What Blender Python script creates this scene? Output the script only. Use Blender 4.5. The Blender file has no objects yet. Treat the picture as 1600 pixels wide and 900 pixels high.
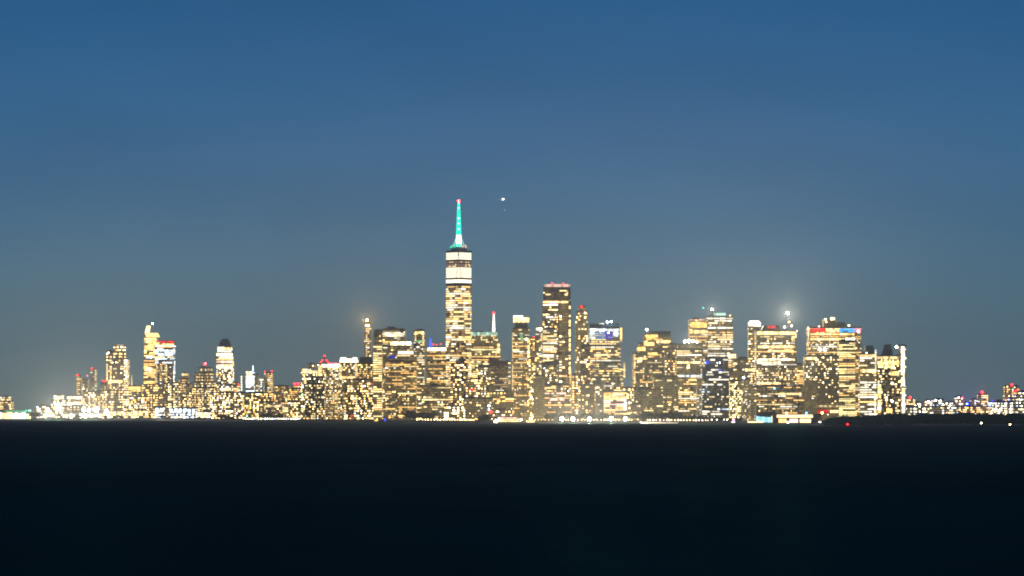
import bpy, math, random
from mathutils import Vector

# ------------------------------------------------------------------ camera
sc = bpy.context.scene
CAMH = 20.0          # upper deck of a harbour ferry, metres above the water
F = 5120.0           # focal length in photo pixels (1600 wide)
HOR = 647.5          # horizon row in the photo
cd = bpy.data.cameras.new("camera")
cam = bpy.data.objects.new("camera", cd)
sc.collection.objects.link(cam)
cam.location = (0, 0, CAMH)
cam.rotation_euler = (math.radians(90), 0, 0)
cd.sensor_width = 36.0
cd.lens = 36.0 * F / 1600.0
cd.shift_y = (HOR - 450.0) / 1600.0
cd.clip_start = 1.0
cd.clip_end = 200000.0
sc.camera = cam

# ------------------------------------------------------------------ world: dusk sky
w = bpy.data.worlds.new("World")
sc.world = w
w.use_nodes = True
nt = w.node_tree
for n in list(nt.nodes):
    nt.nodes.remove(n)
out = nt.nodes.new("ShaderNodeOutputWorld")
bg = nt.nodes.new("ShaderNodeBackground")
sky = nt.nodes.new("ShaderNodeTexSky")
sky.sky_type = 'NISHITA'
sky.sun_disc = False
sky.sun_elevation = math.radians(-3.0)
sky.sun_rotation = math.radians(-80)
sky.air_density = 1.0
sky.dust_density = 0.5
sky.ozone_density = 3.0
geo = nt.nodes.new("ShaderNodeTexCoord")
sep = nt.nodes.new("ShaderNodeSeparateXYZ")
mr = nt.nodes.new("ShaderNodeMapRange")
mr.inputs['From Min'].default_value = 0.0
mr.inputs['From Max'].default_value = 0.16
ramp = nt.nodes.new("ShaderNodeValToRGB")
ramp.color_ramp.interpolation = 'B_SPLINE'
els = ramp.color_ramp.elements
SKY = [(0.00, (0.112, 0.164, 0.152)), (0.10, (0.104, 0.170, 0.182)), (0.24, (0.074, 0.162, 0.218)),
       (0.40, (0.048, 0.144, 0.262)), (0.60, (0.028, 0.124, 0.275)), (0.80, (0.015, 0.097, 0.247)), (1.00, (0.010, 0.078, 0.212))]
els[0].position, els[0].color = SKY[0][0], SKY[0][1] + (1,)
els[1].position, els[1].color = SKY[-1][0], SKY[-1][1] + (1,)
for p, c in SKY[1:-1]:
    e = els.new(p)
    e.color = c + (1,)
gain = nt.nodes.new("ShaderNodeVectorMath"); gain.operation = 'SCALE'; gain.inputs['Scale'].default_value = 0.05
add = nt.nodes.new("ShaderNodeVectorMath"); add.operation = 'ADD'
L = nt.links.new
L(geo.outputs['Generated'], sep.inputs[0])
L(sep.outputs['Z'], mr.inputs['Value'])
L(mr.outputs['Result'], ramp.inputs[0])
L(sky.outputs[0], gain.inputs[0])
L(gain.outputs[0], add.inputs[0])
L(ramp.outputs[0], add.inputs[1])
smap = nt.nodes.new("ShaderNodeMapping"); smap.inputs['Scale'].default_value = (9, 9, 34)
snoi = nt.nodes.new("ShaderNodeTexNoise"); snoi.inputs['Scale'].default_value = 1.0; snoi.inputs['Detail'].default_value = 5
svar = nt.nodes.new("ShaderNodeMapRange"); svar.inputs['From Min'].default_value = 0.3; svar.inputs['From Max'].default_value = 0.7
svar.inputs['To Min'].default_value = 0.93; svar.inputs['To Max'].default_value = 1.07
smul = nt.nodes.new("ShaderNodeVectorMath"); smul.operation = 'SCALE'
L(geo.outputs['Generated'], smap.inputs['Vector']); L(smap.outputs[0], snoi.inputs['Vector']); L(snoi.outputs['Fac'], svar.inputs['Value'])
L(add.outputs[0], smul.inputs[0]); L(svar.outputs['Result'], smul.inputs['Scale'])
L(smul.outputs[0], bg.inputs['Color'])
bg.inputs['Strength'].default_value = 1.0
L(bg.outputs[0], out.inputs['Surface'])

sc.view_settings.view_transform = 'Standard'
sc.view_settings.look = 'None'
sc.view_settings.exposure = 0.0
sc.view_settings.gamma = 1.0
sc.view_settings.use_curve_mapping = False
sc.cycles.use_denoising = True
sc.cycles.denoiser = 'OPENIMAGEDENOISE'
sc.cycles.sample_clamp_indirect = 1.0
sc.cycles.max_bounces = 4
sc.cycles.volume_bounces = 0
sc.cycles.use_light_tree = True
sc.cycles.filter_width = 2.0
sc.cycles.use_adaptive_sampling = False

R = random.Random(11)
C = sc.collection
FOOT = 2.0

def at(px, D):
    return (px - 800.0) * D / F

def hz(py, D):
    return CAMH + (HOR - py) * D / F

# ------------------------------------------------------------------ materials
MAT = {}

def mat_surface(name, col, rough=0.7, var=0.25, scale=0.08, metallic=0.0):
    if name in MAT:
        return MAT[name]
    m = bpy.data.materials.new(name)
    m.use_nodes = True
    t = m.node_tree
    b = t.nodes["Principled BSDF"]
    tc = t.nodes.new("ShaderNodeTexCoord")
    nz = t.nodes.new("ShaderNodeTexNoise")
    nz.inputs['Scale'].default_value = scale
    nz.inputs['Detail'].default_value = 4
    cr = t.nodes.new("ShaderNodeValToRGB")
    cr.color_ramp.elements[0].position = 0.3
    cr.color_ramp.elements[1].position = 0.7
    cr.color_ramp.elements[0].color = tuple(c * (1 - var) for c in col) + (1,)
    cr.color_ramp.elements[1].color = tuple(min(1, c * (1 + var)) for c in col) + (1,)
    t.links.new(tc.outputs['Object'], nz.inputs['Vector'])
    t.links.new(nz.outputs['Fac'], cr.inputs[0])
    t.links.new(cr.outputs[0], b.inputs['Base Color'])
    b.inputs['Roughness'].default_value = rough
    b.inputs['Metallic'].default_value = metallic
    MAT[name] = m
    return m

def mat_light(name, col, strength, sample=True):
    if name in MAT:
        return MAT[name]
    m = bpy.data.materials.new(name)
    m.use_nodes = True
    b = m.node_tree.nodes["Principled BSDF"]
    b.inputs['Base Color'].default_value = (0.05, 0.05, 0.05, 1)
    b.inputs['Roughness'].default_value = 0.3
    b.inputs['Emission Color'].default_value = tuple(col) + (1,)
    b.inputs['Emission Strength'].default_value = strength
    if not sample:
        m.cycles.emission_sampling = 'NONE'
    MAT[name] = m
    return m

WALLS = {
    'brown': (0.20, 0.145, 0.09), 'tan': (0.36, 0.28, 0.17), 'olive': (0.16, 0.15, 0.08),
    'dark': (0.06, 0.05, 0.045), 'glass': (0.07, 0.08, 0.09), 'pale': (0.42, 0.40, 0.32),
    'plum': (0.13, 0.08, 0.09), 'grey': (0.20, 0.20, 0.18), 'green': (0.09, 0.13, 0.06),
    'teal': (0.04, 0.09, 0.11), 'white': (0.7, 0.7, 0.66)}

def wall(k):
    return mat_surface('facade_' + k, WALLS[k], 0.45 if k in ('glass', 'teal', 'dark') else 0.75)

HUE = {
    'warm': (1.0, 0.58, 0.17), 'cream': (1.0, 0.72, 0.31), 'white': (1.0, 0.90, 0.68), 'dusk': (1.0, 0.66, 0.19), 'moss': (0.86, 0.70, 0.20),  # dusk and moss tint the glow added to unlit cells
    'amber': (1.0, 0.53, 0.12), 'cool': (0.72, 0.86, 1.0), 'green': (0.25, 1.0, 0.45),
    'mint': (0.62, 1.0, 0.78), 'red': (1.0, 0.006, 0.008), 'pink': (1.0, 0.12, 0.22), 'blue': (0.03, 0.06, 1.0),
    'sky': (0.05, 0.42, 1.0), 'teal': (0.0, 0.85, 0.50), 'purple': (0.45, 0.12, 1.0), 'aqua': (0.4, 0.9, 0.95),
    'olive': (0.85, 0.72, 0.30), 'rose': (1.0, 0.62, 0.48)}
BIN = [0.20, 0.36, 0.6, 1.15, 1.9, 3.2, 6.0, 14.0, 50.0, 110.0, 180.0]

def glow(h, k):
    return mat_light('light_%s_%d' % (h, k), HUE[h], BIN[k], sample=False)

# ------------------------------------------------------------------ mesh building
class MB:
    def __init__(self):
        self.v, self.f, self.m = [], [], []

    def quad(self, a, b, c, d, m=0):
        i = len(self.v)
        self.v += [a, b, c, d]
        self.f.append((i, i + 1, i + 2, i + 3))
        self.m.append(m)

    def box(self, x0, x1, y0, y1, z0, z1, m=0, tx0=None, tx1=None, ty0=None, ty1=None):
        tx0 = x0 if tx0 is None else tx0
        tx1 = x1 if tx1 is None else tx1
        ty0 = y0 if ty0 is None else ty0
        ty1 = y1 if ty1 is None else ty1
        i = len(self.v)
        self.v += [(x0, y0, z0), (x1, y0, z0), (x1, y1, z0), (x0, y1, z0),
                   (tx0, ty0, z1), (tx1, ty0, z1), (tx1, ty1, z1), (tx0, ty1, z1)]
        for q in ((3, 2, 1, 0), (4, 5, 6, 7), (0, 1, 5, 4), (1, 2, 6, 5), (2, 3, 7, 6), (3, 0, 4, 7)):
            self.f.append(tuple(i + k for k in q))
            self.m.append(m)

    def prism(self, poly, z0, z1, m=0, top=None):
        top = top or poly
        n = len(poly)
        i = len(self.v)
        self.v += [(x, y, z0) for x, y in poly] + [(x, y, z1) for x, y in top]
        self.f.append(tuple(reversed(range(i, i + n)))); self.m.append(m)
        self.f.append(tuple(range(i + n, i + 2 * n))); self.m.append(m)
        for k in range(n):
            j = (k + 1) % n
            self.f.append((i + k, i + j, i + n + j, i + n + k)); self.m.append(m)

    def lathe(self, prof, cx=0, cy=0, n=12, m=0):
        i = len(self.v)
        for r, z in prof:
            for k in range(n):
                a = 2 * math.pi * k / n
                self.v.append((cx + r * math.cos(a), cy + r * math.sin(a), z))
        for p in range(len(prof) - 1):
            for k in range(n):
                j = (k + 1) % n
                self.f.append((i + p * n + k, i + p * n + j, i + (p + 1) * n + j, i + (p + 1) * n + k)); self.m.append(m)
        self.f.append(tuple(reversed(range(i, i + n)))); self.m.append(m)
        e = i + (len(prof) - 1) * n
        self.f.append(tuple(range(e, e + n))); self.m.append(m)

    def tube(self, a, b, r0, r1, n=6, m=0):
        a, b = Vector(a), Vector(b)
        d = (b - a).normalized()
        u = d.orthogonal().normalized()
        v = d.cross(u)
        i = len(self.v)
        for p, r in ((a, r0), (b, r1)):
            for k in range(n):
                t = 2 * math.pi * k / n
                self.v.append(tuple(p + u * (r * math.cos(t)) + v * (r * math.sin(t))))
        for k in range(n):
            j = (k + 1) % n
            self.f.append((i + k, i + j, i + n + j, i + n + k)); self.m.append(m)
        self.f.append(tuple(reversed(range(i, i + n)))); self.m.append(m)
        self.f.append(tuple(range(i + n, i + 2 * n))); self.m.append(m)

    def ball(self, c, r, m=0, n=10, k=6, sz=1.0):
        self.lathe([(max(r * 0.04, r * math.sin(math.pi * q / k)), c[2] - r * sz * math.cos(math.pi * q / k)) for q in range(k + 1)], c[0], c[1], n, m)

    def mesh(self, name, mats):
        me = bpy.data.meshes.new(name)
        me.from_pydata(self.v, [], self.f)
        for mm in mats:
            me.materials.append(mm)
        if len(mats) > 1:
            me.polygons.foreach_set('material_index', self.m)
        me.update()
        return me

    def build(self, name, mats, parent=None, loc=None, kind=None, label=None):
        if not isinstance(mats, (list, tuple)):
            mats = [mats]
        o = bpy.data.objects.new(name, self.mesh(name, mats))
        C.objects.link(o)
        if parent is not None:
            o.parent = parent
        if loc is not None:
            o.location = loc
        if kind:
            o['kind'] = kind
        if label:
            o['label'] = label
        return o

def thing(name, label, cat, loc, group=None):
    o = bpy.data.objects.new(name, None)
    o.empty_display_size = 5
    C.objects.link(o)
    o.location = loc
    o['label'] = label
    o['category'] = cat
    if group:
        o['group'] = group
    return o

# ------------------------------------------------------------------ water and land
def make_water():
    m = bpy.data.materials.new('harbour_water')
    m.use_nodes = True
    t = m.node_tree
    t.nodes.remove(t.nodes["Principled BSDF"])
    df = t.nodes.new("ShaderNodeBsdfDiffuse"); df.inputs['Color'].default_value = (0.001, 0.003, 0.003, 1)
    gl = t.nodes.new("ShaderNodeBsdfGlossy"); gl.inputs['Roughness'].default_value = 0.45
    gl.inputs['Color'].default_value = (0.26, 1.0, 0.84, 1)
    mx = t.nodes.new("ShaderNodeMixShader"); mx.inputs[0].default_value = 0.05
    wc = t.nodes.new("ShaderNodeTexCoord"); wm = t.nodes.new("ShaderNodeMapping"); wm.inputs['Scale'].default_value = (0.006, 0.0016, 1)
    wn = t.nodes.new("ShaderNodeTexNoise"); wn.inputs['Scale'].default_value = 1.0; wn.inputs['Detail'].default_value = 6; wn.inputs['Roughness'].default_value = 0.65
    wr = t.nodes.new("ShaderNodeMapRange"); wr.inputs['From Min'].default_value = 0.3; wr.inputs['From Max'].default_value = 0.7
    wr.inputs['To Min'].default_value = 0.024; wr.inputs['To Max'].default_value = 0.050
    t.links.new(wc.outputs['Object'], wm.inputs['Vector']); t.links.new(wm.outputs[0], wn.inputs['Vector'])
    t.links.new(wn.outputs['Fac'], wr.inputs['Value']); t.links.new(wr.outputs['Result'], mx.inputs[0])   # wind patches
    t.links.new(df.outputs[0], mx.inputs[1]); t.links.new(gl.outputs[0], mx.inputs[2])
    t.links.new(mx.outputs[0], t.nodes["Material Output"].inputs['Surface'])
    tc = t.nodes.new("ShaderNodeTexCoord")
    mp = t.nodes.new("ShaderNodeMapping")
    mp.inputs['Scale'].default_value = (1.0, 0.45, 1.0)
    n1 = t.nodes.new("ShaderNodeTexNoise"); n1.inputs['Scale'].default_value = 0.09; n1.inputs['Detail'].default_value = 6
    n2 = t.nodes.new("ShaderNodeTexNoise"); n2.inputs['Scale'].default_value = 0.6; n2.inputs['Detail'].default_value = 4
    ad = t.nodes.new("ShaderNodeMath"); ad.operation = 'ADD'
    bp = t.nodes.new("ShaderNodeBump"); bp.inputs['Strength'].default_value = 1.0; bp.inputs['Distance'].default_value = 2.0
    t.links.new(tc.outputs['Object'], mp.inputs['Vector'])
    t.links.new(mp.outputs[0], n1.inputs['Vector']); t.links.new(mp.outputs[0], n2.inputs['Vector'])
    t.links.new(n1.outputs['Fac'], ad.inputs[0]); t.links.new(n2.outputs['Fac'], ad.inputs[1])
    t.links.new(ad.outputs[0], bp.inputs['Height'])
    t.links.new(bp.outputs[0], gl.inputs['Normal']); t.links.new(bp.outputs[0], df.inputs['Normal'])
    mb = MB()
    mb.quad((-60000, -3000, 0), (60000, -3000, 0), (60000, 90000, 0), (-60000, 90000, 0))
    o = mb.build('water', m)
    o['kind'] = 'structure'
make_water()

SHORE = [(-420, 11800), (-20, 11500), (50, 11450), (240, 11100), (380, 9300), (600, 8700), (640, 8000), (690, 7520), (760, 7400),
         (1000, 7420), (1060, 7250), (1170, 7150), (1290, 7050), (1420, 7500), (1600, 9600), (1900, 9900)]

def shore_d(px):
    for (a, da), (b, db) in zip(SHORE, SHORE[1:]):
        if a <= px <= b:
            return da + (db - da) * (px - a) / (b - a)
    return 9000

mb = MB()
poly = [(at(p, d), d) for p, d in SHORE] + [(9000, 24000), (-9000, 24000)]
mb.prism(poly, -0.8, FOOT)
g = mb.build('ground', mat_surface('city_ground', (0.09, 0.085, 0.075), 0.9))
g['kind'] = 'structure'
# low stone coping along the water's edge
mb = MB()
for (p, d), (q, e) in zip(SHORE[1:-1], SHORE[2:-1]):
    a, b = Vector((at(p, d), d, 0)), Vector((at(q, e), e, 0))
    t = (b - a).normalized(); nn = Vector((t.y, -t.x, 0)) * 0.8
    mb.prism([tuple((a + nn)[:2]), tuple((b + nn)[:2]), tuple((b - nn * 0.6)[:2]), tuple((a - nn * 0.6)[:2])], -0.6, FOOT + 0.9)
o = mb.build('seawall', mat_surface('seawall_stone', (0.24, 0.21, 0.17), 0.9))
o['kind'] = 'structure'

# ------------------------------------------------------------------ buildings
MIX = {   # window hue mixes
    'warm': [('warm', 5), ('cream', 5), ('white', 2), ('amber', 1)],
    'cream': [('cream', 5), ('white', 3), ('warm', 2)],
    'amber': [('amber', 4), ('warm', 5), ('cream', 2)],
    'white': [('white', 6), ('cream', 2), ('cool', 1)],
    'cool': [('cool', 4), ('white', 4), ('cream', 1)],
    'mixed': [('warm', 4), ('cream', 4), ('white', 2), ('cool', .5), ('amber', 1), ('green', .15), ('red', .12)],
    'rose': [('rose', 3), ('cream', 4), ('warm', 3)],
    'gold': [('olive', 3), ('cream', 3), ('warm', 4)],
}

def pick(mix):
    t = R.random() * sum(k for _, k in mix)
    for h, k in mix:
        t -= k
        if t <= 0:
            return h
    return mix[-1][0]

class Panes:
    """collects lit panes and added facade-glow panes of one building, by light material"""
    def __init__(self):
        self.mb, self.mats, self.idx = MB(), [], {}
        self.floors = []

    def slot(self, h, k):
        m = glow(h, k)
        if m.name not in self.idx:
            self.idx[m.name] = len(self.mats)
            self.mats.append(m)
        return self.idx[m.name]

    def pane(self, p, u, n, s0, s1, z0, z1, h, k):
        o = 0.12
        a = (p[0] + u[0] * s0 + n[0] * o, p[1] + u[1] * s0 + n[1] * o)
        b = (p[0] + u[0] * s1 + n[0] * o, p[1] + u[1] * s1 + n[1] * o)
        self.mb.quad((a[0], a[1], z0), (b[0], b[1], z0), (b[0], b[1], z1), (a[0], a[1], z1), self.slot(h, k))

def bright(lo, hi):
    return min(hi, max(lo, int(round(R.triangular(lo - 0.4, hi + 0.4, lo + (hi - lo) * 0.45)))))

def face(P, p, u, n, W, za, zb, style, mix, dens, fh, cw, dim, boost, front=True, tint={}):
    mix = [(h_, w_ * tint.get(h_, 1.0)) for h_, w_ in MIX[mix]]
    dens = dens * (.88 if style in ('strips', 'full') else .95)
    nf = max(1, int((zb - za) / fh))
    fh = (zb - za) / nf
    nc = max(1, int(W / cw))
    cw = W / nc
    colon = [R.random() for _ in range(nc)]
    row_phase = R.random() * 6
    for i in range(nf):
        z0 = za + i * fh + fh * 0.22
        z1 = za + (i + 1) * fh - fh * 0.20
        j = 0
        rowf = 0.55 + 0.9 * R.random()
        if R.random() < 0.10:
            rowf = 0.1
        rh = pick(mix)
        solid = R.random() < 0.58
        while j < nc:
            lit, run, h = False, 1, rh
            if style == 'strips':
                if R.random() < dens * rowf * (1.0 if solid else 0.75):
                    lit = True
                    run = min(nc - j, R.choice((2, 2, 3, 4, 6, 9)) if solid else 1)
                    k = bright(3, 5) if solid else bright(3, 6)
                    if not solid and R.random() < .5: h = pick(mix)
                else:
                    run = min(nc - j, R.choice((1, 1, 2, 3)))
            elif style == 'full':
                lit = R.random() < dens
                run = min(nc - j, R.choice((2, 3, 5, 8)))
                k = bright(4, 5)
            elif style == 'columns':
                lit = R.random() < dens * (1.5 if colon[j] > 0.5 else 0.35)
                h = pick(mix)
                k = bright(3, 5)
            else:
                lit = R.random() < dens
                h = pick(mix)
                k = bright(3, 6)
            if lit:
                k = max(1, min(7, k + boost))
                s0, s1 = j * cw + cw * 0.10, (j + run) * cw - cw * 0.10
                hh = fh * R.uniform(0, 0.14)
                if run == 1 and R.random() < .12:
                    k = min(7, k + 2); s0 += cw * .15; s1 -= cw * .15; hh += fh * .1
                P.pane(p, u, n, s0, s1, z0 + hh, z1, h, k)
                if front and run * cw > 17 and k >= 4:
                    P.floors.append(len(P.mb.f) - 1)
            elif dim:  # unlit cells: weak warm glow added, standing in for city light on the facade
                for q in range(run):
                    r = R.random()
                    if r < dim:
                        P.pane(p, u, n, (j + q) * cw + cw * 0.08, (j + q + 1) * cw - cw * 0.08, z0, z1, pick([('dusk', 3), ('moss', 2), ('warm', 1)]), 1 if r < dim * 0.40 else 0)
            j += run

def relief(mb, p, u, n, W, za, zb, fh, pier):
    """floor ledges and piers standing proud of the wall"""
    nf = max(1, int((zb - za) / fh))
    fh = (zb - za) / nf
    def bar(s0, s1, z0, z1, o):
        a = (p[0] + u[0] * s0, p[1] + u[1] * s0); b = (p[0] + u[0] * s1, p[1] + u[1] * s1)
        c = (b[0] + n[0] * o, b[1] + n[1] * o); d = (a[0] + n[0] * o, a[1] + n[1] * o)
        mb.quad((d[0], d[1], z0), (c[0], c[1], z0), (c[0], c[1], z1), (d[0], d[1], z1))
        mb.quad((d[0], d[1], z1), (c[0], c[1], z1), (b[0], b[1], z1), (a[0], a[1], z1))
        mb.quad((a[0], a[1], z0), (b[0], b[1], z0), (c[0], c[1], z0), (d[0], d[1], z0))
        mb.quad((a[0], a[1], z0), (d[0], d[1], z0), (d[0], d[1], z1), (a[0], a[1], z1))
        mb.quad((c[0], c[1], z0), (b[0], b[1], z0), (b[0], b[1], z1), (c[0], c[1], z1))
    for i in range(nf + 1):
        z = za + i * fh
        bar(0, W, z - fh * 0.12, z + fh * 0.12, 0.45)
    if pier:
        k = max(1, int(W / pier))
        for i in range(k + 1):
            s = W * i / k
            bar(max(0, s - 0.5), min(W, s + 0.5), za, zb, 0.62)

STY = {  # floor height, cell width
    'strips': (5.2, 3.8), 'full': (5.2, 4.2), 'dots': (5.7, 4.5), 'columns': (6.2, 4.8)}

def box_part(root, name, D, x0, x1, y0, y1, mats, dep=None, off=0.0, m=None, label=None, top=None):
    """a box part given by its outline at the front plane of a building at distance D"""
    X = root.location.x; Z = root.location.z
    a, b = at(x0, D) - X, at(x1, D) - X
    dep = dep if dep is not None else max(6.0, (b - a) * 0.7)
    mb = MB()
    kw = {}
    if top:
        kw = dict(tx0=at(top[0], D) - X, tx1=at(top[1], D) - X)
    mb.box(a, b, off, off + dep, hz(y1, D) - Z, hz(y0, D) - Z, **kw)
    return mb.build(name, mats, root, label=label)

def flood(root, p, h, watts):
    """the beam of a floodlamp that faces the harbour"""
    ld = bpy.data.lights.new('flood_beam', 'SPOT')
    ld.energy = watts
    ld.color = HUE[h]
    ld.spot_size = math.radians(155)
    ld.spot_blend = 0.4
    ld.shadow_soft_size = 0.8
    o = bpy.data.objects.new('flood_beam', ld)
    C.objects.link(o)
    o.parent = root
    o.location = p
    o.rotation_euler = (math.radians(90), 0, math.radians(180))
    return o

def seg_band(root, name, D, a, b, y0, y1, h, k, dep, off):
    """a run of separately lit panels with thin dark gaps between them"""
    w_, t_ = b - a, y1 - y0
    nx = max(1, int(round(w_ / 3.6)))
    ny = max(1, int(round(t_ / 3.4)))
    alt = {'cream': 'warm', 'warm': 'cream', 'white': 'cream', 'amber': 'warm', 'cool': 'white', 'olive': 'cream'}
    for i in range(ny):
        for j in range(nx):
            xa, xb = a + w_ * j / nx, a + w_ * (j + 1) / nx
            ya, yb = y0 + t_ * i / ny, y0 + t_ * (i + 1) / ny
            r_ = R.random()
            if name == 'edge_light':
                if r_ < .06: continue
                kk, hh_ = k - int(R.random() * 3), h
                r_ = 0.0
                k_ = max(3, kk)
            else:
                k_ = k
            kk = k_ if r_ < .55 or k < 3 else (k - 1 if r_ < .9 else k - 2)
            hh = alt.get(h, h) if R.random() < .25 else h
            g_ = .12 if nx * ny > 1 else 0
            box_part(root, name, D, xa + g_, xb - g_, ya + (.3 if ny > 1 else 0), yb - (.3 if ny > 1 else 0), glow(hh, kk), dep=dep, off=off)

def beacon(root, D, x, y, h, k, r=1.6, name='beacon_light', off=2.0, post=True):
    X, Z = root.location.x, root.location.z
    p = (at(x, D) - X, off, hz(y, D) - Z)
    mb = MB()
    if k >= 9:      # a floodlight: dark hood added to keep its light off what stands behind
        hd = MB()
        for q in range(12):
            a0, a1 = 2 * math.pi * q / 12, 2 * math.pi * (q + 1) / 12
            ring = lambda a, rr, dy: (p[0] + rr * math.cos(a), p[1] + dy, p[2] + rr * math.sin(a))
            hd.quad(ring(a0, r * 1.25, -r), ring(a1, r * 1.25, -r), ring(a1, r * 1.1, r * .5), ring(a0, r * 1.1, r * .5))
            hd.quad(ring(a0, r * 1.1, r * .5), ring(a1, r * 1.1, r * .5), ring(a1, .01, r), ring(a0, .01, r))
        hd.build('spill_hood', wall('dark'), root)
        mb.ball(p, r * .9)
        flood(root, (p[0], p[1] - r * 1.3, p[2]), h, (3.6e6 if h == 'warm' else 5.5e6) if k == 10 else 1.8e6)
        return mb.build(name, glow(h, k), root)
    mb.ball(p, r)
    return mb.build(name, glow(h, k), root)

def mast(root, D, x, y0, y1, wpx, mats, off=6.0, name='mast'):
    X, Z = root.location.x, root.location.z
    a = at(x, D) - X
    r = wpx * D / F / 2
    z0, z1 = hz(y1, D) - Z, hz(y0, D) - Z
    mb = MB()
    n = 5
    for i in range(n):     # stepped, tapering sections with collars
        za, zb = z0 + (z1 - z0) * i / n, z0 + (z1 - z0) * (i + 1) / n
        q0, q1 = r * (1 - 0.12 * i), r * (1 - 0.12 * i - 0.06)
        mb.lathe([(q0, za), (q1, zb - 0.6), (q1 * 1.35, zb - 0.5), (q1 * 1.35, zb)], a, off, 8)
    return mb.build(name, mats, root)

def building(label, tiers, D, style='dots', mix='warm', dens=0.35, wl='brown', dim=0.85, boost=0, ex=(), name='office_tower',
             cat='building', dep=None, fh=None, cw=None, rel=True, group=None, slope=None, plant=True, lo=None):
    x0 = min(t[0] for t in tiers); x1 = max(t[1] for t in tiers)
    cx = (x0 + x1) / 2
    X = at(cx, D)
    root = thing(name, label, cat, (X, D, FOOT), group)
    W0 = (x1 - x0) * D / F
    dep = dep or min(70, max(18.0, W0 * 0.8))
    f0, c0 = STY[style]
    k = (D / 8000.0) ** 0.6
    gx, gy = R.uniform(.75, 1.1), R.uniform(.78, 1.1)      # every building has its own window grid
    fh = (fh or f0) * k * gy; cw = (cw or c0) * k * gx
    tint = {h_: R.choice((.4, .8, 1.0, 1.6, 2.2)) for h_ in ('warm', 'cream', 'white', 'amber', 'cool', 'rose', 'olive')}
    wb, P = MB(), Panes()
    ybelow = 0.0
    for i, (a, b, yt) in enumerate(tiers):
        la, lb = at(a, D) - X, at(b, D) - X
        zt = hz(yt, D) - FOOT
        y0 = 1.6 * i
        y1 = dep - 1.6 * i
        z0 = ybelow if i == 0 or True else 0
        if i == len(tiers) - 1 and slope:
            # sloped or pointed roof: slope = (y at left, y at right)
            zl, zr = hz(slope[0], D) - FOOT, hz(slope[1], D) - FOOT
            wb.box(la, lb, y0, y1, z0, zt)
            i8 = len(wb.v)
            wb.v += [(la, y0, zt), (lb, y0, zt), (lb, y1, zt), (la, y1, zt), (la, y0, zl), (lb, y0, zr), (lb, y1, zr), (la, y1, zl)]
            for q in ((4, 5, 6, 7), (0, 1, 5, 4), (1, 2, 6, 5), (2, 3, 7, 6), (3, 0, 4, 7)):
                wb.f.append(tuple(i8 + s for s in q)); wb.m.append(0)
        else:
            wb.box(la, lb, y0, y1, z0, zt)
            # parapet
            pw = 0.5
            wb.box(la - 0.3, lb + 0.3, y0 - 0.3, y0 + pw, zt - 0.4, zt + 1.4)
            wb.box(la - 0.3, la + pw, y0 + pw, y1, zt - 0.4, zt + 1.4)
            wb.box(lb - pw, lb + 0.3, y0 + pw, y1, zt - 0.4, zt + 1.4)
        if zt - z0 > 4:
            zs = z0 + (4.0 if i == 0 else 1.5)
            ze = zt - 1.5
            faces = [((la, y0), (1, 0), (0, -1), lb - la, True)]
            if cx < 800:
                faces.append(((lb, y0), (0, 1), (1, 0), y1 - y0, False))
                if cx > 500: faces.append(((la, y1), (0, -1), (-1, 0), y1 - y0, False))
            else:
                faces.append(((la, y1), (0, -1), (-1, 0), y1 - y0, False))
                if cx < 1100: faces.append(((lb, y0), (0, 1), (1, 0), y1 - y0, False))
            for p, u, n, W, fr in faces:
                if ze - zs > 3 and W > 3:
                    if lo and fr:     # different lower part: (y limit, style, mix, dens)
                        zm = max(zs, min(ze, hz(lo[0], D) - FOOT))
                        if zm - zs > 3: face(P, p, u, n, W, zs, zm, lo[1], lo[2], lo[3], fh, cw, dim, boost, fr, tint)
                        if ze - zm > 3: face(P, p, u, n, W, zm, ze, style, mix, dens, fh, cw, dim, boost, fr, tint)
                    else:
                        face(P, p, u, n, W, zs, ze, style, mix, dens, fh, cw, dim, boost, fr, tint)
                    if rel and fr:
                        relief(wb, p, u, n, W, zs, ze, fh, 14 if W > 24 else 0)
        ybelow = zt
    wb.build('wall', wall(wl), root)
    # the widest lit floors become parts of their own
    fl = sorted(P.floors, key=lambda q: -(P.mb.v[P.mb.f[q][1]][0] - P.mb.v[P.mb.f[q][0]][0]))[:12]
    fs = set(fl)
    for q in fl:
        vs = [P.mb.v[t] for t in P.mb.f[q]]
        m2 = MB(); m2.box(vs[0][0], vs[1][0], vs[0][1] - 0.06, vs[0][1] + 0.1, vs[0][2], vs[2][2])
        m2.build('lit_floor', P.mats[P.mb.m[q]], root)
    if fs:
        keep = [q for q in range(len(P.mb.f)) if q not in fs]
        P.mb.f = [P.mb.f[q] for q in keep]; P.mb.m = [P.mb.m[q] for q in keep]
    if P.mb.f:
        P.mb.build('windows_and_facade_glow', P.mats, root, kind='stuff')
    # roof plant
    a, b, yt = tiers[-1]
    la, lb = at(a, D) - X, at(b, D) - X
    zt = hz(yt, D) - FOOT
    if plant and not slope and lb - la > 14:
        rp = MB()
        wq = (lb - la)
        s = la + wq * R.uniform(0.12, 0.3)
        rp.box(s, s + wq * R.uniform(0.3, 0.5), dep * 0.3, dep * 0.7, zt, zt + R.uniform(2.5, 5))
        rp.build('roof_plant', wall('dark'), root)
        rp = MB(); rp.box(la + wq * 0.82, la + wq * 0.93, dep * 0.35, dep * 0.6, zt, zt + R.uniform(1.5, 4))
        rp.build('roof_plant', wall('dark'), root)
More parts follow.
